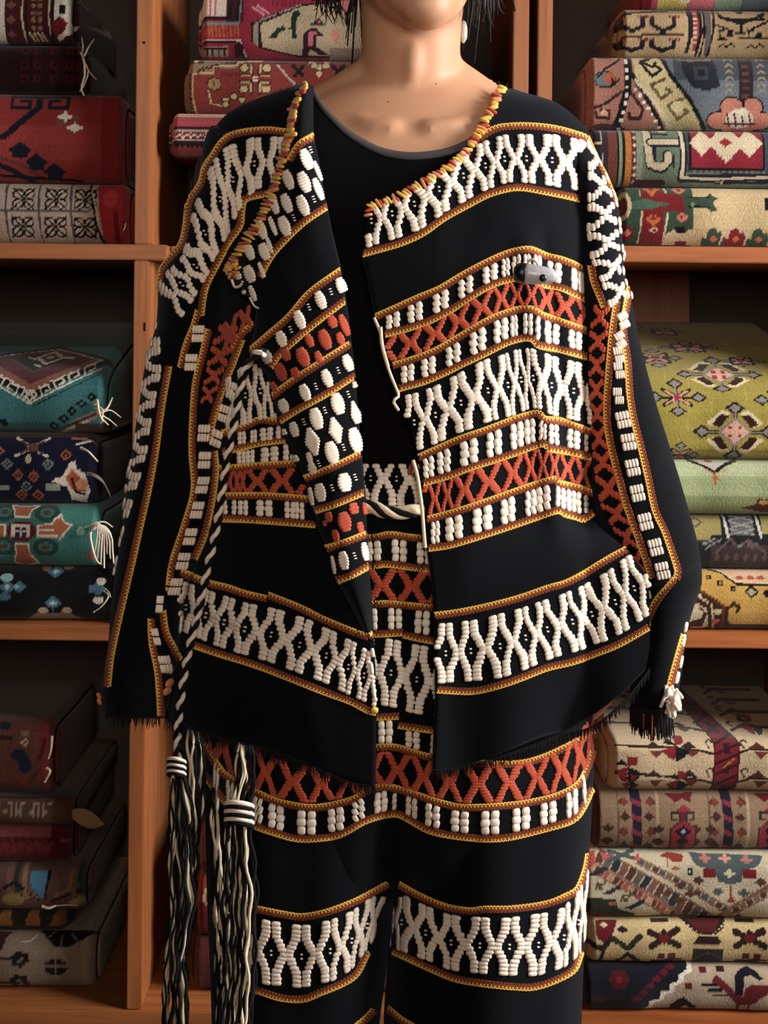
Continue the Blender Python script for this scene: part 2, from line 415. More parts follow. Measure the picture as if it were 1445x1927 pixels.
RUGS = []
STACK_Z = 0.0
def rug(label, x0, x1, yt, yb, paint, yf=0.03, depth=0.31, prof=None, res=1.9, fringe=(), group=None, name='folded_rug', lean=0.0, base=None):
    global STACK_Z
    if base is not None: STACK_Z = base
    xc = (max(x0, -60) + min(x1, 1500)) / 2; ymid = (yt + yb) / 2
    Yf = YS + yf
    # profile as (paint y, world Y, world z)
    zz = lambda y, Y: ZC + ((xc - CX) * SA + (HOR - y) * CA) * Y / F
    hh = (yb - yt) / 2; h_m = (yb - yt) * Yf / F
    rd = min(0.42 * h_m, 0.03); n = 2.5
    pr = []
    zb_, zt_ = STACK_Z + 0.0006, zz(yt, Yf + (0.02 if yt > HOR else 0.0))
    nb = 5
    for k in range(nb): pr.append((yb + (1 - k / nb) * 60, Yf + rd + (depth - rd) * (1 - k / nb), zb_))
    if prof is None:
        nth = max(12, int((yb - yt) / res * 1.15))
        for th_ in np.linspace(-math.pi / 2, math.pi / 2, nth):
            sv = math.copysign(abs(math.sin(th_)) ** (2 / n), th_); cv = abs(math.cos(th_)) ** (2 / n)
            pr.append((ymid - hh * sv, Yf + rd * (1 - cv), (zb_ + zt_) / 2 + (zt_ - zb_) / 2 * sv))
        nt_ = 8
        for k in range(1, nt_ + 1):
            pr.append((yt - 60 * k / nt_, Yf + rd + (depth - rd) * k / nt_, zt_ - 0.004 * (k / nt_)))
    else:   # list of (photo y, depth behind the front) from bottom to top
        pp = np.array(prof, float)
        L = int((pp[0, 0] - pp[-1, 0]) / res * 1.3)
        t = np.linspace(0, 1, L); yy = np.interp(t, np.linspace(0, 1, len(pp)), pp[:, 0]); dd = np.interp(t, np.linspace(0, 1, len(pp)), pp[:, 1])
        ker = np.ones(7) / 7
        pad = lambda a: np.convolve(np.concatenate([[a[0]] * 3, a, [a[-1]] * 3]), ker, 'valid')
        yy, dd = pad(yy), pad(dd)
        z_ = np.array([zz(y_, Yf + d_) for y_, d_ in zip(yy, dd)]); zt_ = z_.max()
        z_ = zb_ + (z_ - z_[0]) * (zt_ - zb_) / (zt_ - z_[0])
        for y_, d_, q_ in zip(yy, dd, z_): pr.append((y_, Yf + d_, q_))
    STACK_Z = zt_
    pr = np.array(pr)
    if prof is None:      # the fold's own height coordinate, as seen level from the room
        pr[:, 0] = HOR - ((pr[:, 2] - ZC) * F / pr[:, 1] - (xc - CX) * SA) / CA
    nx = max(8, int((x1 - x0) / res))
    # finer spacing towards both ends
    us = np.linspace(x0, x1, nx)
    Xw = P(us, np.full(nx, ymid), Yf)[:, 0]
    e = 16.0
    dend = np.minimum(us - x0, x1 - us)
    kk = np.clip(1 - dend / e, 0, 1) ** 2.4
    U = np.repeat(us[None], len(pr), 0); Wp = np.repeat(pr[:, 0][:, None], nx, 1)
    zc_ = (zb_ + zt_) / 2
    Z = zc_ + (pr[:, 2][:, None] - zc_) * (1 - 0.16 * kk)[None]
    Z = Z - (zc_ - zb_) * 0.16 * kk[None] * 0.9          # ends settle onto what lies below
    front = np.clip(1 - (pr[:, 1] - Yf) / 0.06, 0, 1)[:, None]
    ph = rng.uniform(0, 6, 4)
    und = (np.sin(us / 47 + ph[0]) * 0.0022 + np.sin(us / 19 + ph[1]) * 0.001)[None] * front + np.sin(pr[:, 0] / 13 + ph[2])[:, None] * 0.0008 * front
    Yw = pr[:, 1][:, None] + 0.022 * kk[None] * np.clip(front + .4, 0, 1) + und + 0.004
    Yw = Yw + lean * (us - xc)[None] / SC
    Xg = np.repeat(Xw[None], len(pr), 0)
    G = np.stack([Xg, Yw, Z], -1)
    cv = Canvas(U, Wp); paint(cv)
    cc = cv.c
    jit = 1 + rng.normal(0, 0.07, cc.shape[:2])[..., None] + rng.normal(0, 0.035, (cc.shape[0], 1, 1))
    cc = 0.88 * cc + 0.12 * cc.mean(-1, keepdims=True)
    cc = np.clip(0.86 * cc ** 1.12 * jit, 0.002, 0.95)
    nr, nc = G.shape[:2]
    q = grid_quads(nr, nc, 0, flip=True)
    V = G.reshape(-1, 3); C4 = np.ones((nr * nc, 4)); C4[:, :3] = cc.reshape(-1, 3)
    # end caps: plain closed ends, edge colours darkened in steps towards the middle
    tris = []; capV = []; capC = []
    base = nr * nc
    for col_i, sgn in ((0, -1), (nc - 1, 1)):
        idx = np.arange(nr) * nc + col_i
        ring = V[idx]; cen = ring.mean(0); inner = cen + (ring - cen) * np.array([1, 0.93, 0.8])
        inner[:, 0] += sgn * 0.004
        st = base + len(capV)
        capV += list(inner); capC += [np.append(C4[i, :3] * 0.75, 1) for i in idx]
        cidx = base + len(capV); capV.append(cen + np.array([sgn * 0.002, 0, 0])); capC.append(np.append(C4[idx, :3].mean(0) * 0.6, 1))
        for k in range(nr):
            k2 = (k + 1) % nr
            a, b, c, d = idx[k], idx[k2], st + k2, st + k
            tt = [(a, b, c), (a, c, d), (d, c, cidx)]
            if sgn < 0: tt = [t_[::-1] for t_ in tt]
            tris += tt
    # back closing
    V = np.vstack([V, np.array(capV)]); C4 = np.vstack([C4, np.array(capC)])
    bq = np.stack([np.arange(nc - 1), np.arange(1, nc), (nr - 1) * nc + np.arange(1, nc), (nr - 1) * nc + np.arange(nc - 1)], 1)
    q = np.vstack([q, bq])
    org = np.array([Xw.mean(), Yf + depth / 2, zb_])
    me = fast_mesh(name, V - org, q, M_RUG, True, np.array(tris))
    at = me.color_attributes.new('knots', 'FLOAT_COLOR', 'POINT')
    if len(me.vertices) == len(C4): at.data.foreach_set('color', C4.astype(np.float32).ravel())
    o = link(name, me); o.location = org
    o['label'] = label; o['category'] = 'rug'
    if group: o['group'] = group
    for fr in fringe:
        strands = []
        mat = fr.get('mat', M_CREAM)
        for (pts, w) in fr['s']:
            p3 = np.array([P(a, b, Yf + d_) for a, b, d_ in pts]) - org
            p3 = cr(p3, 14)
            strands.append((p3, np.linspace(w, w * 0.55, 14) / SC / 2))
        add_tubes('fringe', strands, mat, 5, o)
    RUGS.append(o)
    return o

NAVY = (24, 28, 46); INK = (22, 20, 22); CRM = (206, 188, 156); BRN = (74, 44, 34); RED = (158, 40, 40); WHT = (222, 214, 200)

# ---------------- left bay, upper shelf (bottom to top)
def p_lt4(c):
    c.f((176, 156, 138)); c.m(c.X > 178 + (c.Y - 343) * .14, (172, 36, 46))
    for x in (8, 70, 130): c.l((84, 76, 84), 4, (x, 340), (x + 2, 400), (x + 8, 460))
    for y in (345, 397): c.l((84, 76, 84), 3.5, (-200, y), (164, y))
    for x0 in (-90, -30, 42, 104, 158):
        for y0 in (374, 427):
            c.flower(x0, y0, 24, (188, 168, 146), (150, 140, 110), INK, 4, .78, 21)
            for sx in (-1, 1):
                for sy in (-1, 1): c.l(INK, 3.5, (x0, y0), (x0 + sx * 20, y0 + sy * 19))
    c.l(INK, 6, (164, 343), (174, 380), (182, 430), (192, 455)); c.l((200, 190, 170), 2.5, (168, 352), (177, 385), (184, 432))
    c.l((120, 20, 30), 10, (216, 400), (220, 455)); c.e((196, 60, 70), 205, 372, 14, 18)
def p_lt3(c):
    c.f((146, 46, 44)); c.m((c.Y0 > 235) & (c.Y0 < 300), (156, 56, 54)); c.m(c.X > 190, (134, 34, 36))
    c.l(NAVY, 12, (-60, 268), (5, 258), (35, 230), (70, 200), (70, 172))
    for s, x in ((1, 18), (-1, 124)):
        c.l(NAVY, 7, (x, 178), (x, 202), (x + s * 34, 202), (x + s * 34, 190), (x + s * 16, 190))
    c.l(NAVY, 6, (15, 182), (125, 182)); c.l(CRM, 4, (50, 176), (100, 176))
    for x, y in ((120, 219), (139, 239)):
        c.d(WHT, x, y, 16, 8); c.d(WHT, x, y, 7, 13)
    c.e((120, 84, 70), 112, 230, 8, 8); c.e((120, 84, 70), 140, 222, 8, 6)
    for x, y in ((36, 282), (66, 304), (100, 322)):
        c.d(NAVY, x, y, 22, 17); c.r(NAVY, x - 14, y - 6, x + 14, y + 14)
    c.l((96, 60, 58), 5, (-10, 292), (40, 312), (80, 335), (100, 345)); c.l(NAVY, 10, (-30, 300), (20, 320), (60, 345))
    c.l(INK, 5, (-10, 330), (150, 340))
def p_lt2(c):
    c.f((46, 12, 16))
    for x in (45, 70, 100, 130, 150):
        for y in (95, 122, 148):
            c.r((86, 16, 22), x - 8, y - 8, x + 6, y + 6); c.r((30, 8, 10), x - 3, y - 4, x + 4, y + 3)
def p_lt1(c):
    c.f((76, 26, 24))
    c.m(c.X < 6, WHT)
    for x in (42, 92): 
        c.l(CRM, 3, (x, -40), (x - 2, 30), (x + 3, 80)); c.l(INK, 4, (x + 6, -40), (x + 5, 80))
    for y in (2, 30, 58):
        c.flower(68, y, 15, (140, 110, 90), (96, 30, 30), None, 4, .78)
        c.d((128, 80, 70), 19, y + 6, 10, 8)
    for k in range(4): c.l(CRM, 3, (53 + k * 8, 60), (60 + k * 8, 76))
    c.r(WHT, 101, -20, 130, 38); c.r(INK, 112, 8, 124, 28); c.e((124, 24, 32), 112, 50, 16, 18); c.p(WHT, [(108, 78), (128, 62), (136, 40), (128, 34), (122, 54), (104, 70)])
rug('cream rug with black flower squares and a red end, bottom of upper left stack', -150, 240, 343, 457, p_lt4, base=zt,
    fringe=[dict(s=[(((232, 405, .02), (236, 425, .01), (230, 436, .01)), 5), (((234, 410, .02), (232, 430, .015), (238, 440, .02)), 5)])])
rug('red rug with navy hooks and two white stars, folded on upper left shelf', -150, 232, 173, 342, p_lt3, yf=.035)
rug('very dark maroon folded rug with a knotted pale fringe at its end', -150, 155, 80, 172, p_lt2, yf=.05,
    fringe=[dict(s=[(((152, 100, .0), (158, 106, -.01), (166, 90, -.01), (177, 74, -.005)), 5), (((154, 102, 0), (156, 88, -.01), (154, 70, 0)), 4),
                    (((155, 104, 0), (159, 122, -.01), (160, 140, -.01), (153, 165, -.01), (158, 180, -.01)), 6), (((157, 112, 0), (166, 135, -.01), (158, 160, -.01), (150, 172, -.01)), 4),
                    (((158, 118, 0), (172, 140, 0), (182, 150, 0)), 3)])])
rug('dark brown-red rug with white blocks, topmost of upper left stack', -150, 133, -30, 79, p_lt1, yf=.04)

# ---------------- left bay, middle shelf
def p_lm4(c):
    c.f((20, 21, 25)); B = (78, 120, 142); L = (150, 190, 196)
    for x, y in ((100, 1076), (98, 1136), (12, 1106), (182, 1108)):
        c.d(B, x, y, 16, 13); c.d(L, x, y, 8, 6); c.d(WHT, x, y, 3, 3)
    c.d(B, 35, 1105, 14, 11); c.d(L, 30, 1105, 6, 5); c.e(L, 10, 1088, 12, 8); c.e(B, 8, 1124, 12, 8); c.e(WHT, 188, 1094, 9, 7); c.e(WHT, 184, 1130, 9, 7); c.r(B, 165, 1102, 190, 1116)
    c.p((140, 116, 100), [(30, 1172), (60, 1158), (78, 1146), (92, 1156), (108, 1156), (120, 1146), (136, 1158), (170, 1172)])
    c.e((190, 170, 150), 80, 1150, 9, 6); c.e((190, 170, 150), 124, 1150, 9, 6); c.d((150, 50, 40), 105, 1168, 10, 5); c.l(B, 4, (98, 1145), (98, 1162))
    c.l(L, 3, (160, 1168), (180, 1172), (192, 1166))
    c.e((150, 120, 100), 82, 1070, 8, 6); c.e((150, 120, 100), 122, 1068, 10, 5)
def p_lm3(c):
    c.f((64, 124, 116)); c.m(c.X > 110, (70, 138, 130))
    O = (174, 106, 68); D = (50, 76, 72)
    for x, y in ((85, 965), (85, 1030), (5, 1030), (5, 965)): c.e(D, x, y, 24, 17); c.e((64, 124, 116), x, y, 13, 9); c.e((92, 70, 60), x, y, 8, 5)
    c.e((104, 28, 36), 38, 1001, 28, 20); c.r(WHT, 18, 988, 56, 1014); c.flower(37, 1001, 15, (40, 40, 70), (190, 150, 130), None, 4, .78, 11)
    def fleur(pts, ol): c.p(WHT, ol); c.p(O, pts)
    fleur([(72, 990), (96, 988), (104, 978), (112, 972), (120, 985), (132, 988), (122, 998), (112, 1012), (104, 1005), (72, 1008)],
          [(68, 987), (94, 985), (102, 974), (113, 965), (121, 982), (138, 987), (124, 1000), (113, 1018), (103, 1009), (68, 1012)])
    c.l(WHT, 3, (74, 999), (100, 999))
    fleur([(28, 1028), (50, 1028), (54, 1045), (66, 1058), (40, 1064), (24, 1058), (30, 1044)], [(26, 1025), (53, 1025), (57, 1043), (74, 1060), (40, 1067), (20, 1060), (28, 1043)])
    fleur([(26, 972), (50, 972), (54, 960), (64, 953), (40, 955), (18, 953), (24, 962)], [(23, 975), (53, 975), (57, 961), (72, 951), (40, 953), (14, 951), (20, 962)])
    fleur([(-20, 990), (4, 990), (4, 1010), (-20, 1010)], [(-20, 987), (7, 987), (7, 1013), (-20, 1013)])
    c.e((150, 190, 176), 150, 1000, 7, 8); c.p((160, 96, 64), [(160, 1045), (178, 1035), (180, 1050), (165, 1055)])
def p_lm2(c):
    c.f((20, 24, 54)); G = (116, 130, 130); O = (170, 96, 62)
    c.m(c.Y < 824, (70, 48, 44))
    for s1, s2 in ((-1, -1), (-1, 1), (1, -1), (1, 1)):
        c.l(WHT, 5, (58, 842), (58 + s1 * 30, 842 + s2 * 17)); c.l((104, 76, 66), 4, (58, 842), (58 + s1 * 22, 842 + s2 * 12))
    c.e((104, 76, 66), 60, 842, 11, 8); c.e((200, 190, 150), 53, 864, 6, 9)
    for x, y, k in ((12, 874, G), (90, 873, G), (33, 895, O), (63, 897, O), (48, 916, G), (122, 856, O), (-5, 850, O), (38, 932, O), (70, 932, O)):
        c.d(k, x, y, 12, 11); c.d((20, 24, 54), x, y, 7, 6); c.d(k, x, y, 3, 3)
    c.r((150, 160, 140), -10, 913, 16, 924); c.r((150, 160, 140), 84, 911, 112, 924)
    c.p(WHT, [(92, 905), (118, 896), (128, 872), (140, 866), (142, 884), (160, 892), (168, 925), (158, 946), (132, 940), (124, 915)])
    c.p((188, 96, 52), [(122, 898), (134, 884), (144, 892), (150, 900), (160, 912), (158, 926), (140, 926), (128, 914)]); c.e((226, 160, 110), 152, 912, 12, 10); c.l((40, 30, 50), 4, (134, 900), (140, 926), (156, 930))
    c.l(WHT, 4, (140, 836), (165, 830)); c.l((150, 120, 100), 4, (130, 824), (175, 828))
def p_lm1(c):
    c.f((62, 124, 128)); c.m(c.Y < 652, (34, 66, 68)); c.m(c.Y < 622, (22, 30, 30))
    dk = (28, 26, 26); MR = (104, 56, 54)
    def vee(cx, top, bot, half, col): c.p(col, [(cx - half * 1.05, top), (cx + 15, top - (bot - top) * .33), (cx + half, top), (cx - 5, bot)])
    cx = 60
    vee(cx, 676, 752, 140, dk); vee(cx, 676, 738, 118, WHT); vee(cx, 676, 734, 112, (150, 100, 86)); vee(cx, 674, 722, 100, MR); vee(cx, 674, 700, 66, (96, 84, 80)); vee(cx, 673, 697, 58, dk)
    c.d(WHT, 72, 673, 30, 13); c.d((110, 60, 50), 72, 673, 20, 9); c.d(WHT, 72, 672, 9, 4); c.l(WHT, 3, (30, 672), (45, 676)); c.l(WHT, 3, (98, 672), (118, 673)); c.l(WHT, 3, (52, 686), (66, 690))
    for k in range(8):
        t = k / 8
        c.r((150, 100, 86), 62 + t * 90, 724 - t * 44, 70 + t * 90, 732 - t * 44); c.r((150, 100, 86), 46 - t * 90, 724 - t * 44, 54 - t * 90, 732 - t * 44)
    c.key(WHT, 3.2, 55, 758, 128, -66, 5, -16); c.key(WHT, 3.2, 53, 758, -110, -60, 4, 16)
    c.l(dk, 2, (60, 764), (185, 702))
    for x, y in ((153, 758), (135, 772), (120, 786), (100, 800), (172, 745)):
        c.d(dk, x, y, 11, 9); c.d((88, 130, 130), x, y, 4, 3)
    c.p((150, 140, 134), [(95, 812), (120, 800), (150, 782), (178, 770), (182, 785), (150, 800), (120, 814)]); c.l((70, 60, 60), 4, (105, 808), (178, 778)); c.l(WHT, 2.5, (110, 812), (165, 790)); c.m((c.Y > 795) & (c.X > 140), (96, 70, 64))
    c.l(dk, 4, (-5, 790), (10, 800)); c.d(dk, 5, 795, 8, 8)
rug('black rug with pale blue flowers, bottom of middle left stack', -150, 205, 1066, 1174, p_lm4, base=zm, yf=.006,
    fringe=[dict(s=[(((196, 1112, -.002), (204, 1122, -.01), (192, 1140, -.012), (176, 1152, -.01)), 4), (((198, 1108, 0), (206, 1116, -.01), (208, 1124, -.01)), 3)])])
rug('sea green rug with rust crosses and a thick white fringe at its end', -150, 186, 949, 1065, p_lm3, yf=.004,
    fringe=[dict(mat=M_WHITE, s=[(((174, 990, .0), (182, 984, -.012), (184 + k * 4, 1000 + k, -.015), (180 + k * 5.2, 1030 + 3 * (k % 3), -.012), (178 + k * 6.0, 1042 + 9 * (k % 4), -.008)), 5.5) for k in range(7)] +
            [(((160, 993, -.004), (176, 986, -.014), (196, 982, -.012), (212, 992, -.004)), 4), (((178, 990, 0), (196, 990, -.012), (208, 1004, -.006), (212, 1022, -.002)), 4), (((180, 992, 0), (170, 1006, -.016), (176, 1040, -.014), (184, 1058, -.012), (192, 1062, -.012)), 6)])])
rug('navy rug with small diamonds and an orange corner flower on middle left shelf', -150, 178, 815, 948, p_lm2, yf=.01,
    fringe=[dict(s=[(((152, 843, 0), (166, 850, -.012), (176, 860, -.012), (184, 869, -.01)), 6)]),
            dict(mat=yarn_mat('grey_fringe', (96, 88, 82), (128, 120, 112)), s=[(((164, 890 + k, .0), (178, 893 + k, -.004), (192 + k, 903 + 2 * k, .0), (206 + k * .5, 928 + 2 * k, .004)), 4) for k in range(5)])])
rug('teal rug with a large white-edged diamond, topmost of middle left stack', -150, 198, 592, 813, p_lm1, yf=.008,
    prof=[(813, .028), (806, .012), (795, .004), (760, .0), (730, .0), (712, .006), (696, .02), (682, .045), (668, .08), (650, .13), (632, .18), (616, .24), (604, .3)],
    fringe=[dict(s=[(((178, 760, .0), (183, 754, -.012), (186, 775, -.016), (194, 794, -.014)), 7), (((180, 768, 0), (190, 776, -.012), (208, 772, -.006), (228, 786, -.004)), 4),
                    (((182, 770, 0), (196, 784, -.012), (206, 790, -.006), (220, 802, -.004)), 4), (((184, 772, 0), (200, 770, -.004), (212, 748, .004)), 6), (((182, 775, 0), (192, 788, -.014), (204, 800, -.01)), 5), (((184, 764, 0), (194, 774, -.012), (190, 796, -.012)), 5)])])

# ---------------- left bay, lower shelf
def p_lb6(c):
    c.f((150, 132, 112)); c.m(c.X > 150, (164, 142, 116))
    for x, y in ((36, 1806), (34, 1850), (-40, 1806)):
        c.flower(x, y, 21, (34, 28, 30), (140, 120, 100), None, 6, .3, 17)
        c.l((34, 28, 30), 4, (x - 60, y), (x, y))
    c.e((34, 30, 32), 103, 1822, 22, 16); c.l((150, 132, 112), 4, (103, 1804), (103, 1840)); c.l((150, 132, 112), 4, (80, 1822), (125, 1822))
    c.p((30, 27, 30), [(68, 1752), (180, 1752), (150, 1772), (124, 1784), (100, 1784), (84, 1768)]); c.l((120, 110, 100), 3, (112, 1784), (114, 1758)); c.l((120, 110, 100), 3, (88, 1766), (100, 1752)); c.l((120, 110, 100), 3, (130, 1760), (142, 1772))
    c.p((70, 34, 34), [(-20, 1752), (18, 1756), (10, 1764), (0, 1790), (-20, 1790)]); c.l((210, 200, 190), 2.6, (38, 1772), (54, 1772), (64, 1762))
    c.p((30, 27, 30), [(86, 1872), (94, 1858), (104, 1864), (114, 1858), (128, 1872)])
def p_lb5(c):
    c.f((46, 42, 34))
    for x in (-30, 5, 58, 106): c.p((140, 92, 44), [(x - 12, 1744), (x - 8, 1726), (x - 2, 1712), (x + 14, 1710), (x + 16, 1744)])
def p_lb4(c):
    c.f((118, 84, 78))
    for x, k in ((-10, (70, 90, 80)), (16, (140, 100, 96)), (30, (60, 66, 60)), (44, (160, 130, 90)), (130, (130, 90, 70)), (150, (60, 74, 66))):
        c.l(k, 9, (x, 1625), (x, 1660), (x + 6, 1690))
    c.p((84, 150, 180), [(56, 1642), (88, 1640), (86, 1660), (78, 1694), (60, 1670), (54, 1655)])
    c.l(INK, 5, (-10, 1682), (26, 1660), (50, 1676), (72, 1696)); c.l((150, 120, 110), 4, (44, 1660), (56, 1680), (70, 1690)); c.l(INK, 4, (90, 1640), (84, 1695))
    c.e((164, 146, 84), 25, 1694, 22, 12); c.p((164, 150, 90), [(120, 1705), (150, 1686), (158, 1700), (150, 1705)]); c.l(INK, 4, (92, 1700), (150, 1676)); c.l((150, 110, 90), 6, (100, 1690), (130, 1674), (134, 1640))
def p_lb3(c):
    c.f((112, 40, 44)); c.m(c.Y < 1575, (140, 74, 76))
    for k in range(14):
        x = -80 + k * 15; c.e((132, 50, 60), x, 1594 + 6 * (k % 2), 7, 9); c.l((60, 14, 20), 3, (x, 1580), (x + 7, 1588))
    c.m(c.X > 92, (92, 26, 32)); c.l((160, 70, 70), 4, (94, 1590), (125, 1584))
def p_lb2(c):
    c.f((104, 76, 62)); c.m((c.X > 96), (92, 60, 42))
    for k in range(22):
        x = -90 + k * 8.5
        c.l((176, 156, 136), 3, (x, 1512), (x, 1536)); c.l((176, 156, 136), 3, (x, 1512 + 9 * (k % 3)), (x + 6, 1512 + 9 * (k % 3)))
    c.l((60, 40, 36), 4, (-100, 1503), (130, 1500))
def p_lb1(c):
    c.f((112, 66, 54)); c.p((30, 44, 70), [(18, 1420), (30, 1412), (46, 1414), (58, 1432), (58, 1455), (36, 1456), (32, 1436), (20, 1430)])
    c.e((36, 44, 60), 5, 1368, 12, 7); c.e((60, 40, 44), 8, 1390, 14, 6); c.r((136, 110, 92), 36, 1375, 54, 1384); c.flower(46, 1398, 8, (190, 176, 160), (90, 60, 50)); c.r((140, 66, 30), 36, 1470, 54, 1486)
    c.m(c.X > 74, (128, 50, 40)); c.m(c.Y < 1350, (96, 44, 38))
gl = None
rug('grey-beige rug with black flowers, bottom of lower left stack', -150, 176, 1750, 1878, p_lb6, base=zb, yf=.045, res=3)
rug('thin dark olive rug with ochre blocks in lower left stack', -150, 125, 1708, 1748, p_lb5, yf=.055, res=3)
rug('flat-woven rug with a bright blue wedge in lower left stack', -150, 158, 1626, 1707, p_lb4, yf=.05, res=3,
    fringe=[dict(s=[(((80, 1706, -.004), (92, 1709, -.008), (106, 1704, -.006)), 7), (((96, 1706, -.003), (124, 1703, -.004), (146, 1704, 0)), 2.5)])])
rug('dark crimson velvety rug in lower left stack', -150, 132, 1542, 1625, p_lb3, yf=.06, res=3)
r_ = rug('thin brown rug with a row of white marks in lower left stack', -150, 138, 1496, 1541, p_lb2, yf=.05, res=3)
# its loose corner sticking out beyond the end
org = np.array(r_.location)
fl = np.array([[P(136 + 60 * u, 1532 + 6 * u + (v - .5) * 34 * math.sin(math.pi * min(u * .9 + .12, 1)) ** .8 + 12 * u, YS + .06 + .02 * u) for u in np.linspace(0, 1, 12)] for v in np.linspace(0, 1, 7)]) - org
o = link('loose_corner', grid_mesh('loose_corner', fl, yarn_mat('ochre_wool', (132, 104, 66), (150, 122, 82)), True), r_)
md = o.modifiers.new('t', 'SOLIDIFY'); md.thickness = 0.006; md.offset = 0
rug('dark brown rug with a navy patch, topmost of lower left stack', -150, 97, 1318, 1495, p_lb1, yf=.05, res=3,
    prof=[(1495, .03), (1488, .012), (1475, .003), (1440, .0), (1390, .0), (1362, .008), (1352, .02), (1345, .04), (1330, .09), (1310, .16), (1292, .22), (1275, .28)],
    fringe=[dict(s=[(((98, 1384, -.002), (96, 1410, -.006), (91, 1428, -.006)), 6), (((88, 1446, -.003), (94, 1452, -.008), (84, 1472, -.006)), 7)])])

# ---------------- centre bay, upper shelf
def p_ct4(c): c.f((60, 22, 24))
def p_ct3(c):
    c.f((150, 66, 70))
    for y0, y1, k in ((205, 222, (196, 150, 128)), (222, 228, (150, 80, 80)), (228, 240, (176, 70, 84)), (240, 246, (50, 30, 36)), (246, 250, (190, 160, 150)), (250, 264, (76, 40, 42)), (264, 267, (190, 160, 150)), (267, 276, (40, 28, 34)), (276, 292, (136, 54, 56))):
        c.m((c.Y0 >= y0) & (c.Y0 < y1), k)
    for k in range(30): c.d((220, 180, 170), 330 + k * 14, 257, 7, 6); c.d((150, 50, 80), 330 + k * 14, 257, 4, 3)
    for k in range(40): c.r((30, 24, 30), 322 + k * 9, 274, 327 + k * 9, 280)
def p_ct2(c):
    R = (138, 56, 50); c.f(R); B = (70, 44, 34); K = (204, 180, 136)
    c.p((150, 124, 96), [(340, 110), (480, 110), (445, 122), (445, 130), (402, 130), (402, 142), (362, 142), (362, 212), (340, 212)])
    for k in range(9): c.l(B, 4, (352, 136 + k * 9), (360, 144 + k * 9))
    for k in range(12): c.l(B, 4, (372 + k * 9, 136 - k * 1.8), (380 + k * 9, 128 - k * 1.8))
    c.l(K, 3, (366, 215), (361, 180), (361, 140), (401, 138), (401, 126), (445, 124), (445, 118), (490, 116))
    c.r(B, 352, 113, 380, 122); c.e(K, 366, 117, 5, 3)
    c.flower(402, 160, 13, (160, 130, 90), (120, 70, 50), B, 8)
    c.l(B, 5, (392, 172), (396, 196), (420, 202)); c.l(K, 3, (392, 172), (396, 196), (418, 202))
    for x, y in ((424, 189), (440, 183), (455, 189), (424, 198)): c.e(B, x, y, 8, 7); c.e(K, x, y, 5, 5)
    for sx in (-1, 1):
        for sy in (-1, 1):
            c.e(B, 480 + sx * 21, 149 + sy * 20, 10, 9); c.e(K, 480 + sx * 21, 149 + sy * 20, 7, 7)
            c.l(B, 5, (480 + sx * 6, 149 + sy * 8), (480 + sx * 8, 149 + sy * 28)); c.l(K, 3, (480 + sx * 8, 149 + sy * 10), (480 + sx * 9, 149 + sy * 26))
            c.l(B, 5, (480 + sx * 8, 149 + sy * 6), (480 + sx * 28, 149 + sy * 6)); c.l((190, 160, 110), 3, (480 + sx * 10, 149 + sy * 6), (480 + sx * 26, 149 + sy * 6))
    c.r(WHT, 476, 144, 486, 154); c.l(R, 3, (478, 149), (484, 149))
    c.l((190, 176, 160), 3.5, (520, 122), (560, 165)); c.l(B, 3, (515, 120), (540, 118))
    for x in (560, 635): 
        c.l(INK, 7, (x - 10, 122), (x + 8, 140)); c.l(INK, 7, (x + 10, 122), (x - 6, 142))
    for x, y in ((584, 116), (614, 116), (600, 125), (590, 122), (612, 122), (600, 138)): c.e(B, x, y, 8, 6); c.e(K, x, y, 6, 5)
    for k in range(6): c.e((120, 30, 36), 418 + k * 6, 140, 3, 3)
    c.p(B, [(510, 175), (560, 160), (566, 170), (516, 186)])
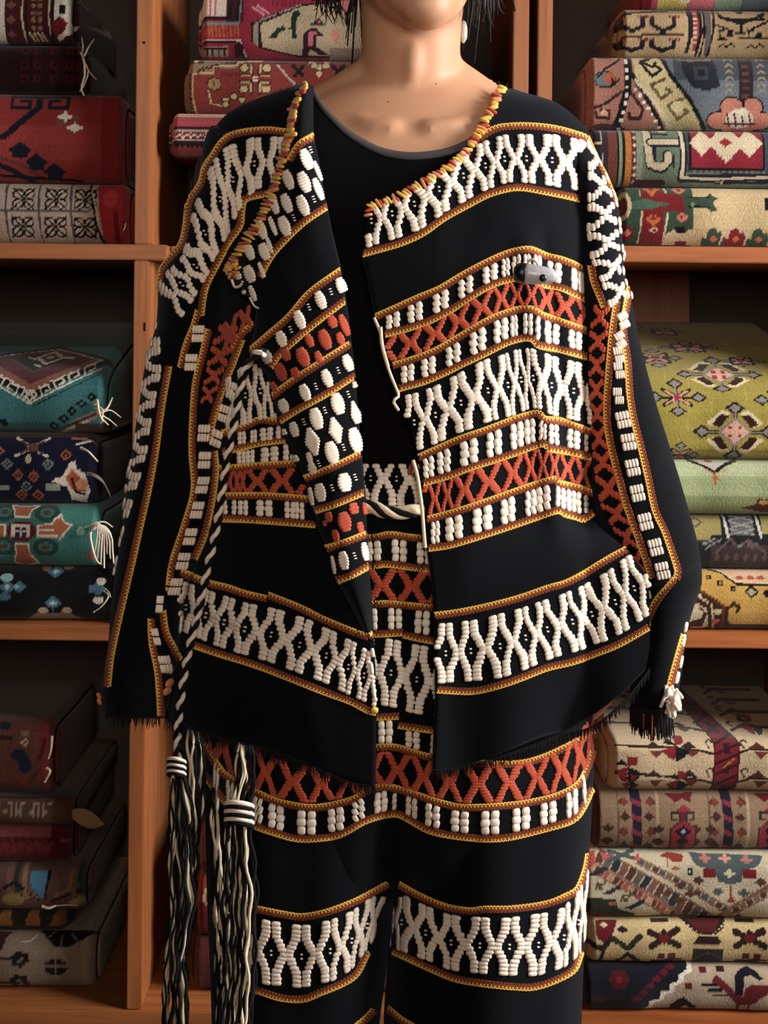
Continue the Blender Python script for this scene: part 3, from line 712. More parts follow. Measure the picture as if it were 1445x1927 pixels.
def p_ct1(c):
    M = (152, 38, 66); c.f(M); BG = (182, 164, 134); D = (40, 24, 34)
    c.r((220, 206, 196), 370, -30, 424, 30)
    for x in (393, 403): c.l((196, 110, 120), 3.5, (x, -30), (x, 28))
    c.r((80, 20, 36), 424, -30, 456, 42); c.l(D, 7, (436, -30), (432, 34), (370, 34)); c.l((110, 150, 150), 2.5, (454, -30), (450, 43), (374, 44)); c.l(D, 6, (448, -30), (446, 38))
    c.r((170, 40, 56), 378, 48, 450, 74)
    for k in range(10): c.l((170, 120, 60), 2.6, (384 + k * 7, 50), (386 + k * 7, 70))
    c.l(D, 8, (375, 79), (450, 79), (456, 108)); c.l((190, 190, 180), 2.6, (374, 76), (452, 77), (462, 108)); c.r((60, 22, 34), 440, 84, 456, 110)
    c.p((160, 140, 130), [(372, 90), (430, 88), (428, 108), (372, 108)]); 
    for k in range(4): c.l(D, 3, (388 + k * 11, 92), (388 + k * 11, 106)); 
    c.l(D, 3, (380, 92), (425, 92))
    c.p(D, [(470, 44), (560, 8), (700, -10), (700, 110), (560, 108), (488, 92), (474, 78)]); c.p((150, 140, 126), [(476, 46), (486, 41), (486, 90), (477, 82)])
    c.p(BG, [(490, 46), (565, 12), (700, -6), (700, 106), (560, 104), (494, 90)])
    c.m((c.X > 620) & (c.Y > 90), (150, 130, 112))
    for k in range(9): c.l((150, 140, 126), 3, (488 + k * 9, 40 - k * 3.6), (494 + k * 9, 36 - k * 3.6))
    for x, y in ((484, 12), (474, 14)): c.l((200, 140, 150), 4, (x, y), (x + 22, y + 14))
    for k in range(8): c.l((120, 16, 46), 3, (505 + k * 8, 0), (505 + k * 8, 12))
    G = (24, 54, 46)
    c.p(G, [(506, 72), (522, 52), (534, 48), (540, 54), (546, 50), (546, 34), (550, 22), (560, 18), (568, 26), (560, 30), (556, 40), (558, 72), (550, 72), (550, 54), (536, 56), (526, 60), (520, 72)])
    PK = (196, 110, 120); Dk = (56, 30, 40)
    c.p(Dk, [(570, 66), (578, 54), (594, 50), (606, 62), (608, 68), (594, 66), (596, 88), (612, 98), (624, 104), (600, 102), (584, 92), (578, 104), (568, 104), (570, 88)]); c.p(PK, [(578, 64), (586, 56), (596, 58), (598, 64), (590, 64), (588, 86), (580, 86)])
    c.p(Dk, [(582, 46), (600, 32), (612, 46)]); c.p(PK, [(594, 44), (600, 36), (606, 44)])
    c.l((206, 130, 124), 7, (632, 56), (632, 76)); c.l((206, 130, 124), 6, (622, 64), (638, 66)); c.l(Dk, 8, (650, 12), (654, 44)); c.r(PK, 640, 0, 664, 20)
rug('dark maroon rug mostly hidden behind the shoulder, bottom of the centre stack', 358, 880, 294, 458, p_ct4, base=zt, yf=.05, res=5)
rug('pink and cream striped rug just above the left shoulder', 318, 890, 212, 293, p_ct3, yf=.04)
rug('brick red rug with cream floral crosses behind the left shoulder', 347, 885, 109, 211, p_ct2, yf=.05)
rug('magenta rug with a green animal on beige, left of the neck', 374, 860, -20, 108, p_ct1, yf=.055)
# ---------------- centre bay, lower shelf
def p_cb1(c):
    c.f((140, 84, 66)); c.m(c.Y > 1622, (110, 60, 50))
    for k in range(30): c.l((110, 60, 52), 3, (330 + k * 19, 1626), (340 + k * 19, 1634))
def p_cb2(c):
    c.f((160, 66, 40)); c.m(c.Y > 1705, (128, 34, 26))
    for k in range(6):
        x = 384 + k * 66; c.l(CRM, 5, (x + 16, 1682), (x, 1682), (x - 2, 1704), (x + 16, 1706)); c.r(INK, x + 6, 1688, x + 18, 1700)
def p_cb3(c):
    c.f((96, 46, 34))
    for k in range(20): c.l((130, 74, 50), 4, (340 + k * 30, 1785), (346 + k * 30, 1880))
    c.m(c.X > 690, (150, 104, 84))
    for k in range(5): c.r((60, 36, 36), 704, 1810 + k * 22, 716, 1820 + k * 22)
rug('dark brown rug seen behind the tassels, lowest in the centre', 360, 900, 1768, 1890, p_cb3, base=zb, yf=.04, res=4)
rug('rust red rug with a cream hook seen between the two tassels', 366, 900, 1646, 1767, p_cb2, yf=.045, res=3)
rug('dusty pink-brown rug seen between the tassels, above the rust one', 372, 900, 1560, 1645, p_cb1, yf=.05, res=4)

# ---------------- right bay, upper shelf
def p_rt5(c):
    c.f((200, 176, 132)); G = (60, 84, 66); R = (128, 24, 32); K = (206, 186, 150); O = (196, 110, 52)
    c.m((c.X0 < 1305), G)
    c.e(K, 1172, 388, 17, 28); c.e((100, 60, 50), 1172, 388, 11, 18); c.e(R, 1170, 388, 6, 8)
    c.r(R, 1209, 340, 1250, 462); c.l(K, 3, (1204, 345), (1207, 370)); c.l(K, 3.5, (1210, 400), (1203, 458)); c.l(K, 3.5, (1252, 345), (1256, 366)); c.l(K, 3.5, (1258, 402), (1250, 455))
    c.p((80, 110, 90), [(1190, 380), (1215, 374), (1245, 382), (1260, 384), (1245, 388), (1218, 396), (1190, 396)]); c.p(R, [(1210, 360), (1286, 368), (1290, 400), (1240, 398), (1262, 384), (1236, 374)])
    for x, y in ((1228, 358), (1230, 415)): c.d(O, x, y, 13, 12); c.d(R, x, y - 3, 6, 5); c.l(O, 3, (x - 14, y), (x, y - 10), (x + 14, y))
    c.d(K, 1232, 434, 9, 6); c.d(R, 1232, 434, 4, 3)
    for x, y in ((1280, 358), (1284, 410)): c.d((208, 128, 100), x, y, 13, 10); c.d((150, 40, 44), x, y, 5, 4)
    c.p(K, [(1256, 440), (1270, 432), (1276, 440), (1290, 440), (1296, 432), (1312, 434), (1312, 462), (1250, 462)])
    c.p(INK, [(1270, 428), (1290, 426), (1288, 440), (1276, 440)])
    c.p(G, [(1296, 370), (1322, 374), (1338, 364), (1352, 374), (1342, 380), (1350, 396), (1338, 400), (1330, 390), (1296, 388)]); c.l(INK, 3, (1298, 372), (1336, 372)); c.l(INK, 3, (1298, 388), (1334, 390))
    c.d((110, 140, 120), 1304, 385, 5, 5)
    for x, k in ((1345, G), (1388, R), (1432, G), (1475, R)):
        c.p(k, [(x - 22, 464), (x - 24, 446), (x - 14, 450), (x - 12, 434), (x, 428), (x + 10, 440), (x + 12, 432), (x + 20, 450), (x + 22, 464)])
        c.d(O if k == R else (200, 110, 90), x, 450, 8, 7)
    for x in (1363, 1410, 1455): c.l(K, 3.5, (x, 436), (x - 4, 460))
    c.e(R, 1180, 440, 14, 14); c.d((206, 130, 120), 1182, 440, 8, 8); c.r(R, 1274, 454, 1296, 462)
    c.p(INK, [(1440, 372), (1460, 366), (1460, 400), (1440, 394)])
def p_rt4(c):
    G = (110, 128, 104); c.f(G); K = (206, 190, 160); N = (32, 36, 54); R = (140, 28, 48)
    for x0, x1, k in ((1100, 1118, (120, 80, 70)), (1118, 1130, N), (1130, 1145, (60, 50, 60)), (1145, 1162, (120, 66, 52)), (1162, 1166, INK), (1166, 1173, (130, 150, 130)), (1173, 1177, INK), (1177, 1190, (186, 118, 46)), (1190, 1200, (100, 46, 56)), (1200, 1210, (140, 150, 128))):
        c.m((c.X >= x0) & (c.X < x1), k)
    for k in range(9): c.d(K, 1195, 246 + k * 14, 4, 4)
    c.l(K, 4, (1133, 245), (1133, 270), (1120, 270)); c.l(K, 4, (1135, 290), (1135, 340))
    c.l(N, 19, (1220, 245), (1225, 310), (1245, 318), (1256, 305), (1256, 292)); c.l(K, 13, (1217, 245), (1224, 308), (1244, 316), (1257, 304), (1257, 292))
    c.l(N, 15, (1224, 268), (1282, 268)); c.l(K, 9, (1224, 268), (1284, 268)); c.l(N, 3, (1230, 252), (1256, 254), (1258, 244)); c.l(K, 5, (1244, 246), (1256, 246))
    c.l(N, 3, (1233, 276), (1233, 306), (1248, 306), (1248, 288)); c.l(N, 3, (1268, 292), (1268, 316))
    c.r((70, 78, 92), 1292, 240, 1500, 325)
    c.l(N, 15, (1284, 240), (1287, 300), (1284, 336), (1500, 330)); c.l(K, 6, (1282, 240), (1286, 300), (1284, 334), (1340, 336), (1500, 330))
    for k in range(14): c.r((120, 112, 96), 1306 + k * 11, 320, 1312 + k * 11, 325)
    c.r(INK, 1296, 240, 1442, 318); c.r(R, 1302, 243, 1438, 315)
    for x, y, rx, ry in ((1322, 268, 24, 24), (1368, 268, 34, 38), (1412, 268, 26, 26)): c.d(K, x, y, rx, ry)
    c.r(K, 1318, 262, 1420, 272); c.d((150, 44, 30), 1367, 267, 12, 9); c.m((c.Y < 246) & (c.X > 1302) & (c.X < 1438), R)
    c.l(N, 4, (1350, 344), (1500, 340)); c.l(K, 4, (1362, 344), (1366, 336)); c.l((80, 30, 30), 12, (1200, 346), (1250, 346))
def p_rt3(c):
    S = (160, 112, 96); c.f(S); K = (190, 176, 128); BL = (104, 112, 122)
    c.m(c.X0 > 1300 - (245 - c.Y0) * .36, BL)
    c.m((c.X0 > 1270) & (c.Y < 150), (70, 78, 88))
    c.p(K, [(1192, 100), (1244, 100), (1262, 140), (1300, 190), (1330, 246), (1262, 246), (1225, 185), (1195, 150)])
    c.l(INK, 8, (1246, 100), (1262, 140), (1300, 190), (1332, 246)); c.l(INK, 14, (1184, 100), (1182, 170), (1166, 230), (1160, 250))
    for k in range(9): c.r(WHT, 1178 - max(0, k - 4) * 3, 112 + k * 16, 1184 - max(0, k - 4) * 3, 119 + k * 16)
    c.l(INK, 8, (1190, 140), (1215, 180), (1245, 230), (1255, 250)); c.l((200, 190, 170), 5, (1196, 150), (1240, 200), (1270, 246))
    for k in range(7): c.r(WHT, 1194 + k * 8, 165 + k * 12, 1200 + k * 8, 170 + k * 12)
    for x, y, k in ((1222, 118, INK), (1240, 160, (96, 78, 56)), (1272, 198, (110, 100, 60))):
        c.l(k, 6, (x + 12, y - 12), (x - 14, y), (x + 6, y + 26), (x + 24, y + 12)); c.l(k, 6, (x + 24, y + 12), (x + 14, y + 6))
    c.l(INK, 5, (1208, 116), (1230, 126), (1236, 118)); c.e((206, 196, 150), 1276, 200, 12, 10)
    c.e(INK, 1140, 150, 20, 17); c.e((96, 116, 124), 1138, 150, 17, 13); c.e((170, 90, 60), 1148, 148, 11, 11); c.l(INK, 4, (1170, 112), (1140, 130), (1126, 146)); c.l(INK, 4, (1152, 148), (1158, 158), (1166, 150))
    c.l((60, 34, 34), 6, (1172, 172), (1140, 196), (1120, 204)); c.l((60, 34, 34), 5, (1122, 210), (1126, 222), (1150, 224), (1150, 210), (1132, 208)); c.e((206, 160, 130), 1138, 213, 7, 6)
    c.l((60, 34, 34), 6, (1190, 176), (1212, 206), (1206, 224), (1188, 224), (1186, 214)); c.l(INK, 4, (1150, 245), (1165, 234), (1180, 245))
    for y in (106, 240): c.e((80, 50, 50), 1140, y, 22, 6)
    c.p((36, 40, 52), [(1286, 104), (1342, 104), (1356, 160), (1330, 172), (1300, 162), (1284, 130)]); c.r((58, 64, 78), 1306, 125, 1332, 150); c.r((28, 32, 42), 1314, 130, 1326, 142); c.l((120, 110, 104), 4, (1280, 112), (1300, 114), (1340, 112))
    for x in (1374, 1434):
        for k in range(6): c.l((150, 136, 104), 3, (x - 7, 113 + k * 12), (x, 107 + k * 12), (x + 8, 113 + k * 12))
    c.r((50, 40, 42), 1392, 100, 1418, 186); 
    for k in range(6): c.r((96, 66, 60), 1398, 106 + k * 14, 1412, 112 + k * 14)
    
    for k_, g_ in ((INK, 3), ((184, 120, 100), 0)):
        for x_, y_, a_, b_ in ((1378, 200, 20, 17), (1416, 200, 20, 17), (1358, 226, 24, 16), (1434, 226, 24, 16), (1396, 228, 44, 22), (1396, 205, 26, 16)): c.e(k_, x_, y_, a_ + g_, b_ + g_)
    c.p(INK, [(1398, 182), (1404, 182), (1402, 200), (1399, 200)])
    c.m((c.Y > 180) & (((c.X - 1395) / 26) ** 2 + ((c.Y - 222) / 18) ** 2 < 1), (206, 190, 176))
    for k in range(4): c.l((70, 40, 44), 3, (1370 + k * 14, 212), (1376 + k * 14, 236))
    c.l((70, 40, 44), 3, (1366, 232), (1424, 232)); c.e((206, 206, 180), 1400, 208, 8, 7); c.l(INK, 3, (1402, 186), (1402, 200))
def p_rt2(c):
    c.f((176, 150, 112)); c.m(c.Y < 26, (140, 116, 86))
    c.l(INK, 3.5, (1160, 28), (1230, 22), (1300, 18)); c.l(INK, 3.5, (1165, 72), (1230, 66), (1310, 64)); c.l(INK, 3, (1168, 15), (1190, 10), (1300, 14))
    for y0 in (30, 74):
        s = 1.0 if y0 == 30 else .72
        for x in (1190, 1248):
            c.l((26, 28, 38), 8, (x - 20, y0 + 6 * s), (x - 20, y0 + 18 * s), (x, y0 + 30 * s), (x + 20, y0 + 20 * s), (x + 20, y0 + 4)); c.r((26, 28, 38), x - 5, y0 + 24 * s, x + 5, y0 + 36 * s)
            for k in (-30, -24, -18, -12, 12, 18, 24, 30): c.r((120, 40, 44), x + k - 1.5, y0 - 2, x + k + 1.5, y0 + 5)
    c.p((26, 28, 40), [(1293, 20), (1304, 18), (1304, 55), (1312, 62), (1302, 72), (1298, 100), (1290, 100), (1296, 64)])
    c.r((150, 60, 60), 1304, 18, 1316, 96)
    for k in range(9): c.r((206, 180, 150), 1304, 24 + k * 9, 1313, 27 + k * 9)
    c.l(INK, 6, (1318, 15), (1320, 60), (1312, 104)); c.r((96, 92, 90), 1328, 12, 1340, 102); c.l(INK, 4, (1326, 14), (1328, 60), (1320, 104)); c.l(INK, 4, (1346, 10), (1344, 60), (1334, 104))
    c.m((c.X > 1350), (170, 144, 108)); 
    c.l(INK, 4, (1352, 14), (1358, 32), (1390, 36), (1440, 34)); c.l(INK, 6, (1356, 28), (1372, 36), (1396, 42), (1420, 34), (1440, 24)); c.l(INK, 4, (1350, 46), (1395, 64), (1450, 36)); c.l(INK, 4, (1396, 38), (1396, 62))
    c.p(INK, [(1364, 10), (1396, 25), (1428, 8), (1396, 18)]); c.l(INK, 3, (1352, 72), (1450, 70))
    for x0, x1 in ((1354, 1384), (1408, 1440)):
        c.l(INK, 3, (x0, 54), (x0 + 4, 70), (x1, 64), (x0, 54)); c.l(INK, 3, (x0, 88), (x0 + 8, 82), (x0 + 16, 88), (x0 + 24, 80), (x1, 86))
def p_rt1(c):
    c.f((170, 60, 84)); c.r((196, 176, 90), 1240, -40, 1296, 20); c.r((190, 100, 110), 1296, -40, 1346, 20); c.m(c.X > 1348, (120, 140, 120)); c.m(c.X > 1400, (90, 100, 110)); c.e((210, 200, 160), 1290, 0, 10, 8)
rug('green and cream rug with red medallions, bottom of upper right stack', 1166, 1540, 351, 463, p_rt5, base=rzt, yf=.012)
rug('sage green rug with a crimson panel of cream diamonds, upper right stack', 1108, 1540, 242, 350, p_rt4, yf=.012)
rug('salmon and slate blue rug with hooked motifs in upper right stack', 1106, 1540, 103, 241, p_rt3, yf=.02)
rug('cream rug with dark branching motifs in upper right stack', 1166, 1540, 13, 102, p_rt2, yf=.045)
rug('pink and yellow rug just showing at the top right edge', 1215, 1540, -80, 12, p_rt1, yf=.05)

# ---------------- right bay, middle shelf
def p_rm4(c):
    c.f((196, 156, 72)); D = (72, 38, 26); K = (206, 190, 150)
    c.p((206, 170, 140), [(1345, 1066), (1500, 1066), (1500, 1098), (1390, 1098), (1372, 1084)]); c.l(INK, 4, (1340, 1072), (1362, 1078), (1374, 1090), (1390, 1100), (1500, 1102)); c.l(K, 3, (1352, 1070), (1372, 1082), (1388, 1096), (1500, 1098))
    for x in (1396, 1416, 1436): c.d((170, 84, 60), x, 1088, 9, 5)
    for x, y in ((1337, 1087), (1358, 1098), (1382, 1109)): c.r(INK, x - 5, y - 4, x + 5, y + 4); c.r((150, 130, 90), x - 2, y - 2, x + 2, y + 2)
    c.p(INK, [(1402, 1114), (1416, 1102), (1432, 1114), (1416, 1128)]); c.d((170, 160, 130), 1416, 1115, 9, 7); c.e(INK, 1450, 1118, 12, 8)
    c.p(D, [(1290, 1092), (1330, 1118), (1372, 1142), (1372, 1170), (1380, 1176), (1500, 1176), (1500, 1196), (1270, 1196), (1270, 1092)])
    c.p(K, [(1285, 1150), (1312, 1136), (1330, 1146), (1338, 1180), (1320, 1190), (1300, 1188)]); c.p(D, [(1300, 1172), (1322, 1166), (1326, 1150), (1312, 1148), (1320, 1142), (1332, 1156), (1326, 1180), (1300, 1182)])
    c.l(K, 3, (1300, 1116), (1340, 1138), (1348, 1190)); c.l((120, 60, 36), 4, (1310, 1106), (1362, 1140), (1364, 1188)); c.d(K, 1316, 1122, 8, 5); c.e(K, 1352, 1152, 8, 5); c.e((180, 100, 80), 1350, 1170, 8, 5)
    c.l(D, 6, (1372, 1144), (1384, 1136), (1392, 1142)); c.l(D, 5, (1376, 1142), (1380, 1134), (1392, 1146), (1388, 1152))
def p_rm3(c):
    c.f((158, 146, 88)); N = (40, 38, 42); L = (150, 150, 146)
    c.m(c.Y > 1018, (66, 52, 50)); c.p(N, [(1316, 1022), (1338, 1020), (1340, 1008), (1450, 1006), (1450, 1075), (1300, 1075)]); c.m((c.Y > 1024) & (c.X > 1340), (76, 62, 62))
    c.r(N, 1360, 960, 1436, 1010); c.r((104, 104, 104), 1376, 960, 1420, 1008)
    for x in (1366, 1428): c.l((200, 200, 190), 5, (x - 2, 962), (x + 2, 986), (x + 6, 1010))
    for k in range(3): c.l(L, 2.6, (1376, 970 + k * 13), (1420, 980 + k * 13)); c.l(L, 2.6, (1420, 970 + k * 13), (1376, 980 + k * 13))
    c.l(L, 3, (1320, 1026), (1336, 1020), (1346, 1014)); c.l(L, 3, (1330, 1034), (1344, 1024), (1358, 1016)); c.l((120, 96, 100), 4, (1350, 1040), (1376, 1014), (1390, 1030), (1410, 1016), (1444, 1040))
    c.d((96, 100, 90), 1310, 984, 16, 11); c.d((158, 146, 88), 1310, 984, 9, 6); c.e(L, 1394, 1027, 4, 3); c.e((110, 90, 90), 1418, 1026, 12, 6)
    for k in range(6): c.d((110, 92, 90), 1352 + k * 18, 1050, 6, 8)
def p_rm2(c):
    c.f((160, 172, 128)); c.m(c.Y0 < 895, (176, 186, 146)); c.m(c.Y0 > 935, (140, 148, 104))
    c.l(INK, 6, (1300, 866), (1325, 876), (1346, 890), (1366, 876), (1390, 866)); c.p((190, 180, 176), [(1312, 868), (1345, 884), (1372, 868), (1345, 874)]); c.d((150, 80, 70), 1338, 868, 10, 4)
    c.l((186, 96, 52), 4, (1348, 890), (1347, 910)); c.d((190, 100, 56), 1348, 900, 6, 9); c.l((196, 140, 110), 2.6, (1330, 884), (1342, 890)); c.l((196, 140, 110), 2.6, (1354, 890), (1370, 884))
    c.p((90, 50, 34), [(1396, 956), (1424, 950), (1430, 938), (1445, 940), (1500, 930), (1500, 966), (1430, 962)]); c.d((190, 150, 90), 1440, 945, 10, 7)
def p_rm1(c):
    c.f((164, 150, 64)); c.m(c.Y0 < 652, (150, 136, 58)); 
    for k in range(70):
        x = 1180 + (k * 37.7) % 300; y = 640 + (k * 53.3) % 220; c.r((174, 160, 74), x, y, x + 4, y + 12)
    D = (38, 28, 30); G = (146, 134, 130); K = (216, 204, 160); S = (206, 150, 130)
    def star(cx, cy, w, h):
        for dx, dy in ((0, -1), (0, 1), (-1, 0), (1, 0)):
            c.d(D, cx + dx * w * .8, cy + dy * h * .82, w * .34, h * .34); c.l(D, 5, (cx, cy), (cx + dx * w * .7, cy + dy * h * .7))
            c.d(G, cx + dx * w * .8, cy + dy * h * .82, w * .22, h * .22)
        for sx in (-1, 1):
            for sy in (-1, 1):
                c.l(D, 8, (cx, cy), (cx + sx * w * .5, cy + sy * h * .45)); c.l(S, 4, (cx, cy), (cx + sx * w * .42, cy + sy * h * .38))
        c.l(G, 4, (cx, cy - h * .6), (cx, cy + h * .6)); c.e((166, 40, 50), cx, cy, w * .14, h * .14)
    def med(cx, cy, w, h):
        for sx in (-1, 1):
            for sy in (-1, 1):
                c.p(K, [(cx + sx * w * .1, cy + sy * h * .7), (cx + sx * w * .35, cy + sy * h * .78), (cx + sx * w * .75, cy + sy * h * .3), (cx + sx * w * .5, cy + sy * h * .15)])
                c.p((60, 24, 30), [(cx + sx * w * .15, cy + sy * h * .6), (cx + sx * w * .36, cy + sy * h * .64), (cx + sx * w * .62, cy + sy * h * .26), (cx + sx * w * .4, cy + sy * h * .15)])
        for dx, dy in ((0, -1), (0, 1), (-1, 0), (1, 0)):
            c.d(D, cx + dx * w * .86, cy + dy * h * .86, w * .26, h * .26); c.l(D, 7, (cx, cy), (cx + dx * w * .8, cy + dy * h * .8)); c.d(G, cx + dx * w * .86, cy + dy * h * .86, w * .16, h * .16); c.l(G, 3, (cx, cy), (cx + dx * w * .8, cy + dy * h * .8))
        c.d(G, cx, cy, w * .46, h * .55); c.d((220, 176, 150), cx, cy, w * .36, h * .43)
        for sx in (-1, 1):
            for sy in (-1, 1): c.r((170, 44, 56), cx + sx * w * .12 - 4, cy + sy * h * .14 - 3, cx + sx * w * .12 + 4, cy + sy * h * .14 + 3)
    star(1278, 749, 52, 32); med(1386, 813, 72, 52); med(1368, 705, 76, 31); star(1258, 675, 48, 16); star(1335, 655, 58, 10); star(1225, 616, 46, 16); star(1480, 752, 52, 32); star(1285, 858, 34, 22); star(1425, 680, 40, 8); star(1310, 625, 40, 7)
rug('golden yellow rug with a dark brown border, bottom of middle right stack', 1150, 1540, 1074, 1189, p_rm4, base=rzm, yf=-.006)
rug('olive rug with a grey braided panel in middle right stack', 1150, 1540, 968, 1073, p_rm3, yf=.004)
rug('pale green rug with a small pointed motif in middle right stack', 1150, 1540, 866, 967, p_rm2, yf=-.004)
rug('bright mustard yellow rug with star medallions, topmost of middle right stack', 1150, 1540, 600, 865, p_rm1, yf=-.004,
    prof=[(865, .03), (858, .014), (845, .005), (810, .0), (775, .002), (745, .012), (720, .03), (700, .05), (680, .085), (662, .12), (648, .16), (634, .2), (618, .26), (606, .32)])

# ---------------- right bay, lower shelf
def p_rb5(c):
    c.f((178, 160, 138)); N = (24, 24, 38)
    st = [(1298, 1815), (1296, 1828), (1280, 1838), (1278, 1850), (1262, 1856), (1262, 1868), (1244, 1872), (1242, 1884), (1224, 1888), (1222, 1898), (1204, 1904), (1204, 1915), (1080, 1915), (1080, 1800), (1298, 1800)]
    c.p(WHT, [(x + 9, y + 3) for x, y in st]); c.p(N, st)
    for k in range(6): c.d((96, 20, 40), 1200 + k * 13, 1882 - k * 12, 9, 8); c.r((96, 20, 40), 1190 + k * 13, 1880 - k * 12, 1206 + k * 13, 1886 - k * 12)
    c.flower(1166, 1846, 22, (84, 18, 30), (120, 30, 40), None, 6); c.e((70, 16, 28), 1130, 1884, 16, 6)
    c.r((110, 26, 34), 1290, 1852, 1303, 1866); c.r((100, 26, 32), 1318, 1822, 1332, 1834); c.r((60, 20, 26), 1352, 1820, 1366, 1832)
    R = (112, 26, 34)
    c.p(R, [(1340, 1850), (1350, 1836), (1366, 1850), (1382, 1866), (1400, 1876), (1404, 1858), (1420, 1852), (1500, 1852), (1500, 1866), (1440, 1872), (1420, 1890), (1390, 1894), (1376, 1880), (1362, 1864)])
    c.p(N, [(1385, 1872), (1384, 1840), (1394, 1826), (1410, 1818), (1424, 1826), (1438, 1842), (1430, 1846), (1414, 1834), (1402, 1840), (1400, 1872)])
    for y, x in ((1856, 1324), (1865, 1334), (1874, 1344)): c.l(N, 4, (x, y), (x + 26, y))
    c.l(R, 5, (1390, 1890), (1390, 1902)); c.l(R, 5, (1411, 1888), (1412, 1902)); c.l(N, 4, (1382, 1904), (1418, 1904))
    c.p(N, [(1262, 1908), (1264, 1896), (1280, 1884), (1290, 1880), (1300, 1890), (1314, 1898), (1306, 1904), (1294, 1896), (1284, 1900), (1284, 1910)])
    c.r(R, 1290, 1908, 1332, 1916); c.r(R, 1370, 1912, 1410, 1918)
def p_rb4(c):
    c.f((204, 182, 132)); D = (54, 30, 28); R = (112, 26, 34); G = (44, 58, 44)
    c.p(R, [(1122, 1736), (1164, 1734), (1154, 1760), (1136, 1778), (1124, 1770)]); c.l((206, 196, 170), 4, (1116, 1736), (1120, 1770), (1136, 1780), (1156, 1764), (1168, 1742)); c.d((206, 190, 160), 1138, 1744, 8, 5)
    c.l(D, 11, (1106, 1776), (1134, 1790), (1152, 1768), (1182, 1788), (1204, 1764)); c.l(G, 8, (1152, 1768), (1182, 1788), (1202, 1766)); c.l(D, 8, (1132, 1812), (1136, 1796)); c.l(G, 8, (1164, 1810), (1182, 1798), (1204, 1812)); c.d(D, 1172, 1752, 12, 7)
    c.e((206, 176, 110), 1158, 1800, 16, 8)
    for x in (1250, 1412):
        c.l(D, 13, (x - 26, 1756), (x, 1768), (x + 28, 1782)); c.l(D, 13, (x + 26, 1752), (x, 1768), (x - 24, 1782)); c.d(R, x, 1766, 12, 14); c.d(D, x, 1756, 8, 6)
        c.r(R, x - 12, 1796, x + 2, 1806); c.r(R, x + 8, 1796, x + 22, 1806); c.l(D, 4, (x - 24, 1810), (x + 34, 1808)); c.r(D, x - 24, 1730, x + 12, 1738)
    c.p(D, [(1282, 1728), (1372, 1726), (1366, 1746), (1348, 1762), (1318, 1762), (1296, 1746)]); c.p((96, 34, 32), [(1290, 1728), (1364, 1726), (1346, 1756), (1318, 1756)])
    for k in range(5): c.r((206, 190, 160), 1290 + k * 7, 1738 + k * 5, 1293 + k * 7, 1741 + k * 5); c.r((206, 190, 160), 1366 - k * 6, 1738 + k * 5, 1369 - k * 6, 1741 + k * 5)
    c.p(D, [(1316, 1764), (1352, 1764), (1362, 1778), (1306, 1780)]); c.r((56, 52, 50), 1307, 1790, 1362, 1812); c.l((90, 86, 80), 3, (1310, 1808), (1334, 1796), (1358, 1806))
